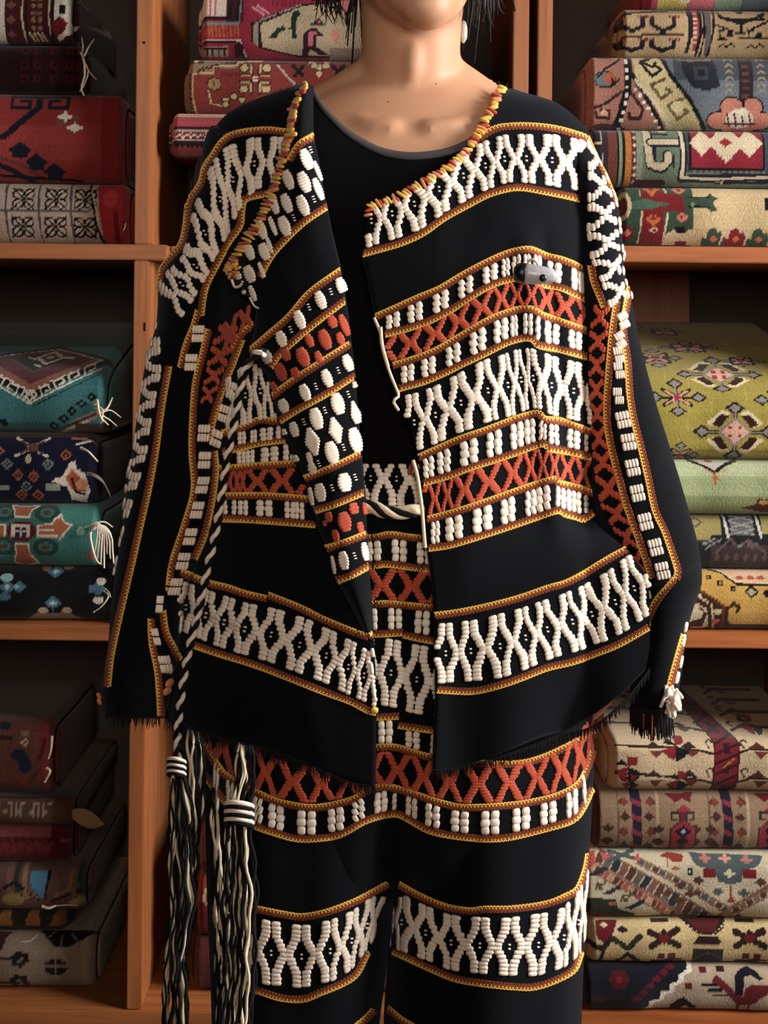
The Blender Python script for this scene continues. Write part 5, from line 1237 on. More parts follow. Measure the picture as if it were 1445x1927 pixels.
# ---- viewer's right front of the jacket
cR = lambda x, y: x > fER(y) + 2 and x < J.at(2, y) - 1 and y > 170
S1 = Pl([(893, 264), (902, 260), (931, 243), (962, 238), (1004, 238), (1045, 243), (1076, 251), (1101, 260), (1116, 275)])
S2 = Pl([(679, 479), (712, 470), (753, 458), (795, 439), (836, 410), (878, 387), (919, 366), (959, 355), (985, 354), (1025, 361), (1066, 369), (1108, 379), (1120, 383)])
S3 = Pl([(700, 599), (743, 580), (785, 561), (826, 544), (868, 519), (909, 497), (946, 480), (973, 472), (998, 470), (1025, 481), (1056, 489), (1083, 500), (1103, 512), (1116, 520)])
S4 = Pl([(725, 629), (764, 619), (805, 605), (847, 584), (888, 557), (926, 536), (959, 526), (985, 523), (1005, 526), (1020, 535), (1055, 542), (1078, 552), (1101, 562), (1116, 570)])
S5 = Pl([(735, 689), (774, 677), (816, 661), (857, 638), (899, 613), (930, 597), (955, 588), (982, 581), (1003, 583), (1020, 594), (1045, 602), (1072, 612), (1099, 621), (1116, 628)])
S6 = Pl([(748, 732), (795, 719), (836, 702), (868, 686), (909, 667), (951, 646), (982, 637), (1001, 638), (1013, 650), (1045, 656), (1076, 664), (1099, 670), (1116, 676)])
S7 = Pl([(780, 864), (826, 843), (868, 825), (909, 811), (962, 791), (993, 781), (1013, 778), (1024, 789), (1055, 793), (1094, 807), (1116, 814)])
S8 = Pl([(790, 911), (843, 896), (885, 880), (926, 867), (968, 853), (1009, 838), (1026, 836), (1033, 844), (1062, 849), (1102, 858), (1118, 862)])
S9 = Pl([(800, 978), (843, 967), (885, 954), (926, 940), (968, 925), (1009, 911), (1042, 902), (1052, 911), (1083, 917), (1106, 925), (1120, 929)])
S10 = Pl([(800, 1033), (843, 1027), (885, 1015), (926, 1002), (968, 988), (1009, 974), (1048, 961), (1062, 967), (1083, 973), (1098, 977), (1115, 966)])
S11 = Pl([(812, 1159), (864, 1152), (926, 1139), (978, 1125), (1030, 1107), (1062, 1098), (1093, 1083), (1125, 1064), (1156, 1046), (1185, 1031), (1200, 1024)])
S12 = Pl([(816, 1298), (863, 1301), (898, 1300), (946, 1288), (988, 1273), (1029, 1257), (1079, 1245), (1123, 1229), (1165, 1212), (1219, 1181), (1226, 1176)])
for S_, up in ((S1, 1), (S2, 0), (S3, 1), (S4, 0), (S5, 1), (S6, 0), (S7, 1), (S8, 0), (S9, 1), (S10, 0), (S11, 1), (S12, 0)):
    braid(EJ, D_RJ, S_.p, bool(up), cR)
bandW(EJ, D_RJ, [(652, 395, 662, 480), (695, 370, 702, 462), (732, 355, 743, 449), (770, 335, 789, 433), (820, 310, 832, 402), (866, 285, 877, 377), (908, 269, 918, 355), (944, 256, 954, 343), (987, 253, 993, 344), (1037, 253, 1039, 350), (1088, 263, 1089, 358), (1130, 280, 1132, 372)], cR)
blocks(EJ, D_RJ, S3, S4, [(739, 26), (781, 28), (829, 30), (876, 27), (922, 28), (951, 14), (972, 16), (991, 13), (1010, 14), (1042, 27), (1086, 25)], cR)
bandO(EJ, D_RJ, S4, S5, [700, 748, 795, 841, 884, 927, 958, 986, 1012, 1042, 1082, 1122], cR)
blocks(EJ, D_RJ, S5, S6, [(767, 25), (806, 27), (852, 27), (899, 30), (942, 27), (966, 13), (993, 17), (1011, 9), (1037, 28), (1081, 24)], cR, rows=3)
bandW(EJ, D_RJ, [(735, 752, 745, 855), (774, 742, 784, 848), (814, 729, 824, 833), (860, 706, 874, 810), (908, 679, 927, 791), (949, 666, 961, 783), (972, 658, 988, 771), (995, 655, 1011, 767), (1036, 670, 1038, 780), (1080, 681, 1077, 790), (1125, 692, 1116, 800)], cR)
blocks(EJ, D_RJ, S7, S8, [(806, 20), (835, 24), (882, 33), (929, 28), (972, 25), (997, 20), (1021, 12), (1041, 18), (1078, 24), (1102, 9)], cR)
bandO(EJ, D_RJ, S8, S9, [775, 805, 830, 853, 893, 943, 984, 1010, 1032, 1052, 1081, 1112], cR)
blocks(EJ, D_RJ, S9, S10, [(819, 16), (854, 32), (907, 36), (955, 28), (998, 20), (1022, 26), (1049, 9), (1064, 20), (1083, 18), (1102, 9)], cR)
bandW(EJ, D_RJ, [(795, 1172, 790, 1288), (838, 1174, 838, 1285), (882, 1169, 889, 1281), (935, 1157, 946, 1275), (981, 1144, 996, 1256), (1017, 1132, 1042, 1237), (1063, 1116, 1090, 1224), (1096, 1102, 1131, 1209), (1142, 1076, 1173, 1190), (1176, 1050, 1210, 1164), (1212, 1030, 1248, 1140)], cR)

# ---- viewer's left front, lapel lies over it
def cL(x, y): return x < fLF(y) - 1 if y < 1205 else x < fEL(y) - 2
cLw = lambda x, y: cL(x, y) and x > 300
cLb = lambda x, y: cL(x, y) and x > LS.at(2, y) - 26
braid(EJ, D_LJ, [(541, 249), (497, 245), (445, 252), (420, 266), (402, 292), (386, 316), (378, 345), (356, 382), (350, 425), (341, 460), (315, 492), (303, 512), (300, 540)], False, cL)
braid(EJ, D_LJ, [(505, 365), (480, 369), (460, 377), (455, 400), (452, 425), (429, 458), (412, 489), (391, 530), (383, 556), (378, 592)], True, cL)
bandW(EJ, D_LJ, [(565, 258, 560, 350), (522, 258, 524, 352), (479, 260, 479, 356), (430, 274, 446, 402), (402, 304, 426, 446), (366, 392, 405, 484), (346, 480, 390, 522), (318, 508, 366, 562), (296, 540, 340, 600)], cL, mid=.38)
U_, V_ = Pl([(400, 690), (440, 655), (480, 610), (520, 575)]), Pl([(400, 750), (440, 700), (480, 660)])
braid(EJ, D_LJ, [(436, 662), (456, 628), (478, 611)], True, cLb)
bandO(EJ, D_LJ, Pl([(400, 620), (480, 555)]), Pl([(400, 690), (480, 612)]), [420, 448, 476, 504], cLb)
bandW(EJ, D_LJ, [(425, 715, 425, 810), (458, 690, 466, 798), (484, 684, 496, 788), (512, 690, 516, 786), (545, 690, 545, 790)], cLb)
braid(EJ, D_LJ, [(420, 815), (456, 805), (489, 790), (518, 793), (560, 790)], True, cLb)
braid(EJ, D_LJ, [(420, 850), (454, 843), (489, 834), (550, 826)], False, cLb)
blocks(EJ, D_LJ, Pl([(420, 812), (560, 790)]), Pl([(420, 848), (560, 826)]), [(456, 14), (478, 12), (502, 24), (530, 20)], cLb, m=6, rows=3)
braid(EJ, D_LJ, [(415, 882), (443, 880), (490, 876), (560, 872)], True, cLb)
blocks(EJ, D_LJ, Pl([(420, 848), (560, 826)]), Pl([(420, 882), (560, 872)]), [(455, 16), (471, 16), (508, 32), (545, 22)], cLb, m=7, rows=3)
U_, V_ = Pl([(415, 882), (443, 880), (490, 876), (590, 872)]), Pl([(425, 933), (503, 933), (590, 939)])
bandO(EJ, D_LJ, U_, V_, [420, 441, 452, 463, 506, 556, 604], cLb)
braid(EJ, D_LJ, [(425, 933), (503, 933), (600, 941)], True, cLb)
V2 = Pl([(415, 976), (482, 979), (600, 988)])
blocks(EJ, D_LJ, V_, V2, [(424, 9), (441, 9), (458, 18), (498, 30), (546, 20), (564, 18)], cLb)
braid(EJ, D_LJ, V2.p, False, cLb)
cLc = lambda x, y: cL(x, y) and x > 338
braid(EJ, D_LJ, [(340, 1076), (373, 1090), (398, 1099), (429, 1106), (461, 1117), (500, 1126)], True, cLc)
braid(EJ, D_LJ, [(505, 1120), (565, 1144), (607, 1165), (667, 1190), (690, 1198)], True, cLc)
braid(EJ, D_LJ, [(356, 1211), (408, 1229), (482, 1252), (545, 1276), (607, 1301), (659, 1320), (692, 1337), (709, 1341)], False, cLc)
bandW(EJ, D_LJ, [(318, 1085, 312, 1172), (355, 1098, 345, 1188), (396, 1112, 379, 1203), (432, 1124, 412, 1217), (470, 1137, 452, 1230), (520, 1145, 501, 1243), (574, 1164, 554, 1263), (623, 1185, 605, 1282), (661, 1206, 650, 1304), (690, 1224, 680, 1318), (716, 1238, 708, 1330)], cLc)

for x, y, l in ((699, 1258, 26), (703, 1300, 34), (701, 1228, 18)): EJ.add(M_WHITE, D_LJ, x, y, .12, 1, l, 8, 8)
EJ.add(M_YELLOW, D_LJ, 705, 1336, 1, .2, 14, 12, 10)

# ---- lapel, wrong side out
cA = lambda x, y: fLF(y) + 2 < x < fEL(y) - 2
def lp(pts, up): braid(EJ, D_LAP, pts, up, cA)
LA = [([(545, 302), (565, 271), (590, 257)], True), ([(490, 520), (511, 481), (542, 446), (573, 417), (617, 387)], False), ([(468, 663), (501, 634), (543, 597), (584, 550), (643, 507)], True),
      ([(510, 690), (526, 667), (553, 642), (593, 608), (648, 566)], False), ([(508, 749), (553, 715), (605, 681), (657, 648)], True), ([(522, 795), (564, 769), (616, 740), (667, 707)], False),
      ([(568, 903), (626, 879), (684, 851)], True), ([(588, 962), (628, 950), (690, 924)], False), ([(611, 1033), (648, 1021), (694, 1003)], True), ([(630, 1094), (661, 1083), (695, 1064)], False), ([(673, 1202), (699, 1196)], True)]
for pts, up in LA: lp(pts, up)
def blob(x, y, w, h, mat=M_WHITE, ang=-.42, dia=False):
    n = max(3, int(h / 5.2)); ca, sa = math.cos(ang), math.sin(ang)
    for j in range(n):
        t = (j + .5) / n * 2 - 1
        ww = w * ((1 - abs(t) * .75) if dia else math.sqrt(max(0.15, 1 - .75 * t * t)))
        px, py = x - (-t * h / 2) * (-sa) * .9, y + t * h / 2 * ca
        if cA(px, py): EJ.add(mat, D_LAP, px, py, ca, sa, ww, h / n * 1.3, 5.5)
for x, y, w, h in ((576, 300, 22, 40), (597, 322, 9, 40), (543, 339, 20, 36), (572, 343, 24, 40), (598, 356, 15, 44), (516, 385, 16, 36), (540, 383, 20, 36), (570, 387, 22, 40), (493, 433, 18, 34), (514, 426, 10, 36), (536, 426, 23, 38), (470, 474, 18, 30), (498, 474, 22, 32), (508, 462, 9, 30), (470, 516, 22, 32), (493, 508, 9, 30), (449, 519, 12, 14), (476, 552, 11, 30), (462, 556, 9, 20)): blob(x, y, w, h)
for x, y, h in ((642, 539, 34), (603, 565, 34), (564, 602, 36), (530, 638, 30), (503, 672, 24), (654, 683, 32), (615, 712, 34), (574, 739, 32), (534, 764, 26)): blob(x, y, 21, h)
for x, y, w, h in ((647, 612, 17, 42), (625, 606, 20, 22), (640, 638, 17, 24), (611, 639, 24, 38), (582, 641, 17, 24), (599, 672, 16, 22), (570, 672, 25, 36), (539, 668, 18, 22), (529, 700, 22, 34), (556, 702, 18, 20), (516, 728, 12, 18)): blob(x, y, w, h, M_ORANGE)
for x, y, w, h, dia in ((670, 737, 12, 38, 0), (635, 760, 27, 40, 0), (669, 781, 22, 54, 1), (595, 788, 26, 40, 0), (631, 810, 30, 50, 1), (554, 808, 18, 28, 0), (588, 831, 32, 54, 1), (668, 828, 26, 46, 0), (624, 852, 27, 42, 0), (537, 818, 10, 22, 0), (560, 874, 14, 36, 0), (583, 862, 12, 22, 0), (588, 882, 17, 20, 0)): blob(x, y, w, h, M_WHITE, -.3, dia)
for x, y, w in ((685, 889, 13), (648, 908, 28), (603, 927, 22), (586, 934, 9), (686, 1038, 14), (647, 1055, 20), (628, 1063, 7)): blob(x, y, w, 34, M_WHITE, -.2)
for x, y, w, h in ((687, 965, 9, 38), (665, 957, 20, 20), (648, 982, 27, 36), (619, 973, 15, 18), (677, 992, 14, 18), (632, 1008, 14, 22), (604, 1021, 18, 28), (612, 985, 8, 10)): blob(x, y, w, h, M_ORANGE, -.25)
for x, y in ((584, 282), (590, 375), (553, 410), (622, 549), (581, 578), (547, 620), (636, 697), (594, 727), (655, 742), (611, 772), (572, 794), (646, 842), (600, 872), (668, 898), (625, 918), (667, 1046)):
    for k in (-5, 0, 5): EJ.add(M_WHITE, D_LAP, x + k * .35, y + k, 1, -.3, 6, 2.4, 3)

# ---- viewer's left sleeve
DL = D_LJ
braid(EJ, DL, [(318, 690), (304, 770), (293, 850), (280, 920), (262, 1000), (244, 1080), (225, 1160), (210, 1230), (203, 1290)], True)
cS = lambda x, y: x > LS.at(1, y) - 1
Uo, Vo = Pl([(600, 262), (700, 240), (800, 215), (900, 190), (1000, 180), (1100, 168), (1250, 160)]), Pl([(600, 300), (640, 306), (700, 309), (780, 292), (860, 280), (900, 268), (950, 254), (1000, 238), (1100, 219), (1200, 200)])
nodes = [605, 652, 702, 752, 803, 855, 905, 957, 1010, 1066, 1120, 1170]
prs = [(Vo(y) - 5, y, Vo(y) - 66, y + 3) for y in nodes]
bandW(EJ, DL, prs, cS, dots=False, ns=11, wl=.33)
for x, y in ((172, 1309), (168, 1320)): EJ.add(M_PEACH, DL, LS.at(1, y) - 4, y, .6, 1, 13, 8, 9)
braid(EJ, DL, [(373, 585), (364, 615), (350, 650), (340, 690)], False)
braid(EJ, DL, [(392, 620), (380, 670), (368, 720), (363, 780), (361, 850), (365, 920), (348, 985), (325, 1055), (318, 1100), (318, 1110)], False)
for x, y in ((372, 628), (359, 682), (383, 815), (384, 866), (380, 913), (370, 960), (357, 1010), (344, 1056), (329, 1104), (300, 1137), (293, 1198), (310, 1250)):
    w = 22 if y not in (1137, 1198) else 13
    sl = -.25 if 900 < y < 1120 else .25 if y > 1150 else -.1
    for j in (-1, 1):
        for k in range(4): EJ.add(M_WHITE, DL, x - w / 2 + w * (k + .5) / 4 + j * 8 * sl, y + j * 8.5, sl, 1, 16, w / 4 * 1.25, 6)
braid(EJ, DL, [(404, 850), (406, 890), (398, 950), (385, 1005), (366, 1050)], True)
braid(EJ, DL, [(455, 640), (440, 680), (420, 730), (400, 790), (394, 830)], True, cL)
for x, y in ((440, 733), (424, 776), (407, 822)):
    for j in (-1, 1):
        for k in range(4): EJ.add(M_WHITE, DL, x - 11 + 5.5 * (k + .5) - j * 2, y + j * 8.5 + k * 2, -.25, 1, 15, 6, 8)
bandO(EJ, DL, Pl([(590, 420), (640, 396), (700, 382), (760, 372)]), Pl([(590, 455), (640, 450), (700, 425), (760, 402)]), [612, 650, 690, 725, 760], None, 5, True)
braid(EJ, DL, [(284, 1165), (286, 1210), (296, 1262), (300, 1310), (302, 1345)], False)
braid(EJ, DL, [(306, 1150), (312, 1190), (328, 1222), (338, 1240)], True)
for x, y in ((318, 1285), (314, 1300)): EJ.add(M_PEACH, DL, x, y, 1, -.3, 14, 10, 8)

# ---- viewer's right sleeve
DR = D_RS
cSR = lambda x, y: RS.at(1, y) < x < RS.at(2, y) + 1 and x > 1106
braid(EJ, DR, [(1106, 262), (1112, 276), (1124, 302), (1139, 332), (1147, 352), (1157, 376)], True, cSR, 9)
bandW(EJ, DR, [(1104, 262, 1124, 285), (1106, 322, 1150, 322), (1106, 382, 1166, 372), (1104, 438, 1178, 424), (1112, 490, 1182, 472), (1132, 532, 1190, 516), (1146, 580, 1196, 560)], cSR, dots=False, ns=9, wl=.30)
braid(EJ, DR, [(1112, 500), (1118, 530), (1128, 556), (1136, 577)], False, cSR)
Uo = Pl([(560, 1120), (600, 1108), (700, 1106), (800, 1108), (900, 1118), (960, 1130), (1020, 1165), (1070, 1196)]); Vo = Pl([(560, 1150), (600, 1148), (700, 1138), (800, 1140), (850, 1148), (900, 1164), (960, 1178), (1020, 1200), (1070, 1218)])
bandO(EJ, DR, Uo, Vo, [572, 620, 665, 711, 756, 800, 848, 893, 945, 990, 1035, 1080], cSR, 3, True)
braid(EJ, DR, [(1160, 565), (1152, 620), (1147, 680), (1142, 750), (1143, 800), (1152, 850), (1166, 905), (1180, 955), (1200, 1010), (1214, 1050), (1226, 1086)], False, cSR)
braid(EJ, DR, [(1184, 540), (1176, 585), (1172, 625), (1180, 680), (1184, 740), (1192, 790), (1206, 845), (1220, 905), (1232, 960), (1250, 1000), (1264, 1040), (1274, 1072), (1272, 1088)], False, cSR)
for x, y, a in ((1172, 603, .6), (1166, 640, .6), (1163, 668, .2), (1164, 697, .1), (1163, 745, 0), (1172, 790, .2), (1182, 832, .15), (1190, 880, .2), (1199, 928, .2), (1214, 982, .25), (1233, 1030, .25), (1246, 1074, .2)):
    w = 24 if y > 780 else 16
    for j in (-1, 1):
        for k in range(4): EJ.add(M_WHITE, DR, x - w / 2 + w * (k + .5) / 4 + j * 2, y + j * 8 - a * w * .5 * (k - 1.5) / 2, a, 1, 16, w / 4 * 1.25, 6)
braid(EJ, DR, [(1268, 1090), (1245, 1118), (1230, 1140), (1220, 1165)], False, cSR)
for k in range(5): EJ.add(M_WHITE, DR, 1208 + k * 3.5, 1098 + k * 5, .5, 1, 22, 7, 8)
braid(EJ, DR, [(1286, 1196), (1276, 1230), (1262, 1280), (1256, 1310)], False)
for x, y, l in ((1289, 1180, 20), (1285, 1205, 26), (1280, 1245, 26), (1273, 1275, 24)): EJ.add(M_WHITE, DR, x, y, -.2, 1, l, 8, 7)
for x, y in ((1207, 1254), (1203, 1260), (1214, 1212)): EJ.add(M_PEACH, DR, x, y, .7, 1, 14, 9, 10)

# ---- trousers
D_ = D_TR
T1 = Pl([(600, 1014), (697, 1012), (732, 1006), (765, 1010), (798, 1013), (900, 1016)]); T2 = Pl([(600, 1068), (696, 1065), (724, 1062), (755, 1065), (798, 1070), (900, 1074)])
T3 = Pl([(600, 1140), (699, 1137), (732, 1136), (765, 1139), (811, 1143), (900, 1146)]); T4a = [(690, 1194), (720, 1193), (756, 1191)]; T4b = [(760, 1195), (790, 1202), (830, 1209)]
T5a = [(680, 1352), (708, 1350), (748, 1348)]; T5b = [(750, 1365), (790, 1371), (840, 1378)]; T6 = Pl([(560, 1412), (640, 1410), (708, 1406), (744, 1406), (775, 1415), (814, 1425), (900, 1436), (1000, 1432), (1118, 1380)])
T7 = Pl([(380, 1396), (402, 1429), (422, 1456), (450, 1474), (485, 1492), (516, 1506), (557, 1516), (599, 1519), (659, 1506), (690, 1488), (729, 1480), (785, 1496), (827, 1510), (868, 1519), (922, 1518), (984, 1512), (1046, 1498), (1088, 1475), (1106, 1440), (1114, 1415)])
T8 = Pl([(384, 1456), (422, 1506), (450, 1535), (480, 1554), (516, 1567), (557, 1578), (599, 1578), (640, 1570), (682, 1547), (713, 1536), (744, 1531), (765, 1539), (806, 1562), (848, 1572), (889, 1577), (922, 1579), (963, 1575), (1025, 1560), (1075, 1544), (1096, 1520), (1112, 1486)])
for pts, up in ((T1.p, 1), (T2.p, 0), (T3.p, 1), (T4a, 0), (T4b, 0), (T5a, 0), (T5b, 0), (T6.p, 1), (T7.p, 1), (T8.p, 0)): braid(ET, D_, pts, bool(up))
bandW(ET, D_, [(648, 850, 648, 950), (698, 850, 697, 950), (746, 850, 746, 952), (795, 850, 795, 955), (844, 850, 844, 955)], lambda x, y: y > 877)
blocks(ET, D_, T1, T2, [(703, 28), (751, 28), (798, 28)]); bandO(ET, D_, T2, T3, [640, 690, 747, 804, 850])
blocks(ET, D_, T3, Pl([(690, 1194), (757, 1191), (759, 1195), (830, 1208)]), [(697, 26), (743, 26), (794, 28)])
bandW(ET, D_, [(640, 1200, 632, 1325), (690, 1200, 682, 1325), (740, 1203, 731, 1329), (790, 1215, 778, 1342), (842, 1222, 834, 1350), (890, 1228, 884, 1355)])
blocks(ET, D_, Pl([(680, 1352), (748, 1348), (750, 1365), (840, 1378)]), T6, [(725, 27), (776, 27), (822, 24)], m=8)
cT = lambda x, y: True
bandO(ET, D_, Pl([(380, 1330), (440, 1372), (520, 1420), (600, 1442), (660, 1430), (708, 1406), (744, 1406), (775, 1415), (814, 1425), (900, 1434), (1000, 1425), (1060, 1408), (1118, 1340)]), T7, [382, 400, 440, 478, 522, 580, 630, 678, 723, 773, 820, 870, 929, 984, 1034, 1076, 1102, 1116], None, 8)
blocks(ET, D_, T7, T8, [(408, 10), (434, 14), (485, 18), (520, 30), (577, 34), (632, 30), (674, 22), (716, 24), (742, 9), (775, 22), (814, 27), (865, 33), (922, 34), (980, 32), (1031, 30), (1075, 22), (1098, 9)])
T9a = [(440, 1702), (495, 1713), (536, 1721), (568, 1725), (609, 1718), (659, 1700), (690, 1685), (728, 1664)]; T9b = [(751, 1664), (788, 1685), (835, 1705), (882, 1714), (913, 1711), (965, 1710), (1027, 1701), (1068, 1685), (1087, 1672), (1100, 1640), (1106, 1610)]
T10a = [(430, 1845), (485, 1864), (529, 1878), (570, 1880), (602, 1868), (643, 1851), (670, 1832), (690, 1793)]; T10b = [(741, 1790), (768, 1803), (809, 1822), (855, 1841), (902, 1850), (965, 1857), (1006, 1857), (1048, 1843), (1079, 1824), (1092, 1793)]
for pts, up in ((T9a, 1), (T9b, 1), (T10a, 0), (T10b, 0)): braid(ET, D_, pts, bool(up))
braid(ET, D_, [(560, 1975), (640, 1950), (678, 1925), (702, 1902)], True); braid(ET, D_, [(730, 1898), (765, 1925), (820, 1950), (900, 1970)], True)
bandW(ET, LL.D, [(400, 1705, 402, 1830), (455, 1722, 455, 1843), (510, 1733, 510, 1853), (567, 1742, 568, 1858), (622, 1732, 620, 1847), (664, 1714, 658, 1826), (698, 1692, 682, 1792), (728, 1674, 700, 1767)])
bandW(ET, RL.D, [(735, 1674, 732, 1775), (759, 1685, 753, 1786), (802, 1705, 801, 1805), (849, 1722, 849, 1825), (905, 1727, 900, 1831), (960, 1727, 956, 1836), (1015, 1720, 1010, 1836), (1063, 1708, 1058, 1820), (1090, 1676, 1086, 1795), (1106, 1640, 1100, 1760)])

# ---- yarn whipped over the neck edge
def whip(D, pts, step=7.5, L=19):
    p = np.array(pts, float); n = int(np.linalg.norm(np.diff(p, axis=0), axis=1).sum() / step); c = cr(p, n); t = np.gradient(c, axis=0)
    for k in range(n):
        m = (M_YELLOW, M_PEACH, M_YELLOW, M_ORANGE, M_PEACH, M_YELLOW, M_BROWN)[(k * 5 + k // 4) % 7]
        tx, ty = t[k] / (np.linalg.norm(t[k]) + 1e-9)
        a = .35 + jit(.25)
        EJ.add(m, D, c[k][0] + jit(1), c[k][1] + jit(1), -ty + tx * a, tx + ty * a, L * (1 + jit(.12)), step * .82, 9)
whip(D_RJ, [(x, y + 4) for y, x in ER[:14]])
whip(D_LAP, [(x + 2, y) for y, x in ELF[:9]])
whip(D_LAP, [(432, 512), (440, 520), (448, 508), (444, 496), (432, 498), (430, 510)], 6, 12)
EJ.build(jacket, {'white_yarn': 'white_embroidery', 'orange_yarn': 'orange_embroidery', 'yellow_yarn': 'yellow_braid', 'rust_yarn': 'rust_braid', 'dark_brown_yarn': 'brown_braid', 'peach_yarn': 'yarn_edging'})
ET.build(trs, {'white_yarn': 'white_embroidery', 'orange_yarn': 'orange_embroidery', 'yellow_yarn': 'yellow_braid', 'rust_yarn': 'rust_braid', 'dark_brown_yarn': 'brown_braid'})

# ---- raw fringed hems
def hem_fringe(D, pts, n, L, mat, w=2.2, parent=jacket):
    c = cr(np.array(pts, float), n); paths = []
    for k in range(n):
        x, y = c[k]; l = L * random.uniform(.4, 1.2); Y = float(D(x, y)); d = random.uniform(-5, 5)
        paths.append((P(np.array([x, x + d * .4, x + d]), np.array([y - 4, y + l * .5, y + l]), np.array([Y, Y + .002, Y + .004])), np.array([w, w * .8, w * .4]) * Y / F / 2))
    add_tubes('hem_fringe', paths, mat, 4, parent, 'stuff')
hem_fringe(D_RJ, hemR, 190, 16, M_BLKYARN); hem_fringe(D_LJ, hemL, 170, 20, M_BLKYARN)
hem_fringe(DR, [(1186, 1326), (1230, 1342), (1264, 1340)], 150, 46, M_BLKYARN, 4.5); hem_fringe(DL, [(202, 1320), (215, 1348), (300, 1354)], 60, 18, M_BLKYARN)
hem_fringe(DR, [(1196, 1340), (1225, 1350), (1260, 1346)], 5, 36, M_BROWN, 4)

# ---- loose yarn ends, white cuff tuft, tie threads
def strand(pts, w, n=24):
    a = np.array(pts, float); c = cr(a, n)
    return (P(c[:, 0], c[:, 1], c[:, 2]), np.full(n, w) * 1.45 / F / 2)
tuft = []
for k in range(34):
    x, y = 1252 + random.uniform(0, 22), 1298 + random.uniform(-8, 34)
    d = random.uniform(-14, 14); l = random.uniform(14, 30); Y0 = 1.535 + random.uniform(-.012, .012)
    tuft.append(strand([(x, y, Y0), (x + d * .6, y + l * .5, Y0 - .006), (x + d, y + l, Y0 - .002)], 7, 8))
add_tubes('cuff_tuft', tuft, M_WHITE, 6, jacket)
fx = lambda x, y: float(D_RJ(x, y)) - .002
add_tubes('tie_thread', [strand([(704, 598, fx(706, 598)), (716, 628, fx(718, 628) - .003), (722, 665, fx(726, 665) - .003), (733, 700, fx(737, 700) - .002), (745, 730, fx(750, 730)), (750, 745, fx(752, 745) - .004), (740, 755, fx(753, 755) - .006), (750, 772, fx(760, 772) - .002)], 6),
                         strand([(716, 615, fx(718, 615) - .004), (719, 650, fx(722, 650) - .005), (730, 690, fx(735, 690) - .003)], 7)], M_CREAM, 6, jacket)
add_tubes('tie_thread', [strand([(777, 866, fx(786, 866)), (786, 900, fx(795, 900) - .004), (794, 960, fx(800, 960) - .005), (798, 1010, fx(803, 1010) - .003), (800, 1030, fx(803, 1030))], 7)], M_CREAM, 6, jacket)
add_tubes('tie_thread', [strand([(770, 892, 1.485), (773, 880, 1.48), (780, 872, 1.478), (784, 888, 1.482), (776, 896, 1.482)], 9, 16)], M_BROWN, 6, jacket)
lx = lambda x, y: float(D_LAP(x, y)) - .003
add_tubes('loose_yarn', [strand([(436, 526, lx(440, 526)), (442, 540, lx(446, 540)), (452, 538, lx(452, 538)), (456, 530, lx(456, 530))], 6, 12), strand([(470, 560, lx(470, 560)), (478, 575, lx(480, 575)), (486, 580, lx(486, 580))], 4, 12)], M_WHITE, 6, jacket)

for k_ in range(9):
    t_ = k_ / 8; x_, y_, Y_ = 884 + 56 * t_, 146 + 20 * t_ + 3 * math.sin(k_ * 2.1), 1.668 - .035 * t_
    add_tubes('yarn_edging', [strand([(x_ - 3, y_ - 8, Y_ + .004), (x_ + 1, y_, Y_ - .004), (x_ + 4, y_ + 9, Y_)], 8, 8)], (M_YELLOW, M_PEACH, M_BLKYARN)[k_ % 3], 6, jacket)
# ---- horn toggle
def lathe(name, a, b, prof, mat, parent, seg=18):
    a = np.array(a); b = np.array(b); ax = b - a; t = ax / np.linalg.norm(ax); up = np.array([0, 0, 1.]); u = np.cross(t, up); u /= np.linalg.norm(u); v = np.cross(t, u)
    ang = np.linspace(0, 2 * math.pi, seg, endpoint=False); G = []
    for s, r in prof: G.append(a + ax * s + r * (np.cos(ang)[:, None] * u + np.sin(ang)[:, None] * v))
    return link(name, grid_mesh(name, np.array(G), mat, True, True), parent)
px1 = 1.45 / F
M_HORN = plain_mat('grey_horn', (176, 178, 186), .3, .6, .4, 260); M_HORNB = plain_mat('black_horn', (12, 12, 14), .35, .5)
ta = P(968, 513, 1.447); tb = P(1051, 521, 1.443)
tg = lathe('toggle', ta, tb, [(.2, 0), (.2, 18 * px1), (.3, 19.5 * px1), (.5, 19 * px1), (.7, 16.5 * px1), (.86, 13 * px1), (.96, 8 * px1), (1, 0)], M_HORN, jacket); tg['label'] = 'grey horn toggle with a black end'
lathe('toggle_tip', ta, tb, [(-.02, 0), (-.02, 9 * px1), (.02, 15 * px1), (.1, 19.6 * px1), (.24, 20 * px1), (.26, 18 * px1), (.26, 0)], M_HORNB, jacket)
h0 = P(1022, 523, 1.4345)
lathe('toggle_hole', h0, h0 + np.array([0, .004, 0.0001]), [(0, 0), (0, 6.5 * px1), (1, 7.5 * px1), (1, 0)], M_HORNB, jacket)
add_tubes('toggle_loop', [strand([(990, 500, 1.452), (1000, 488, 1.446), (1012, 497, 1.444), (1018, 512, 1.446)], 5, 14)], M_CREAM, 6, jacket)

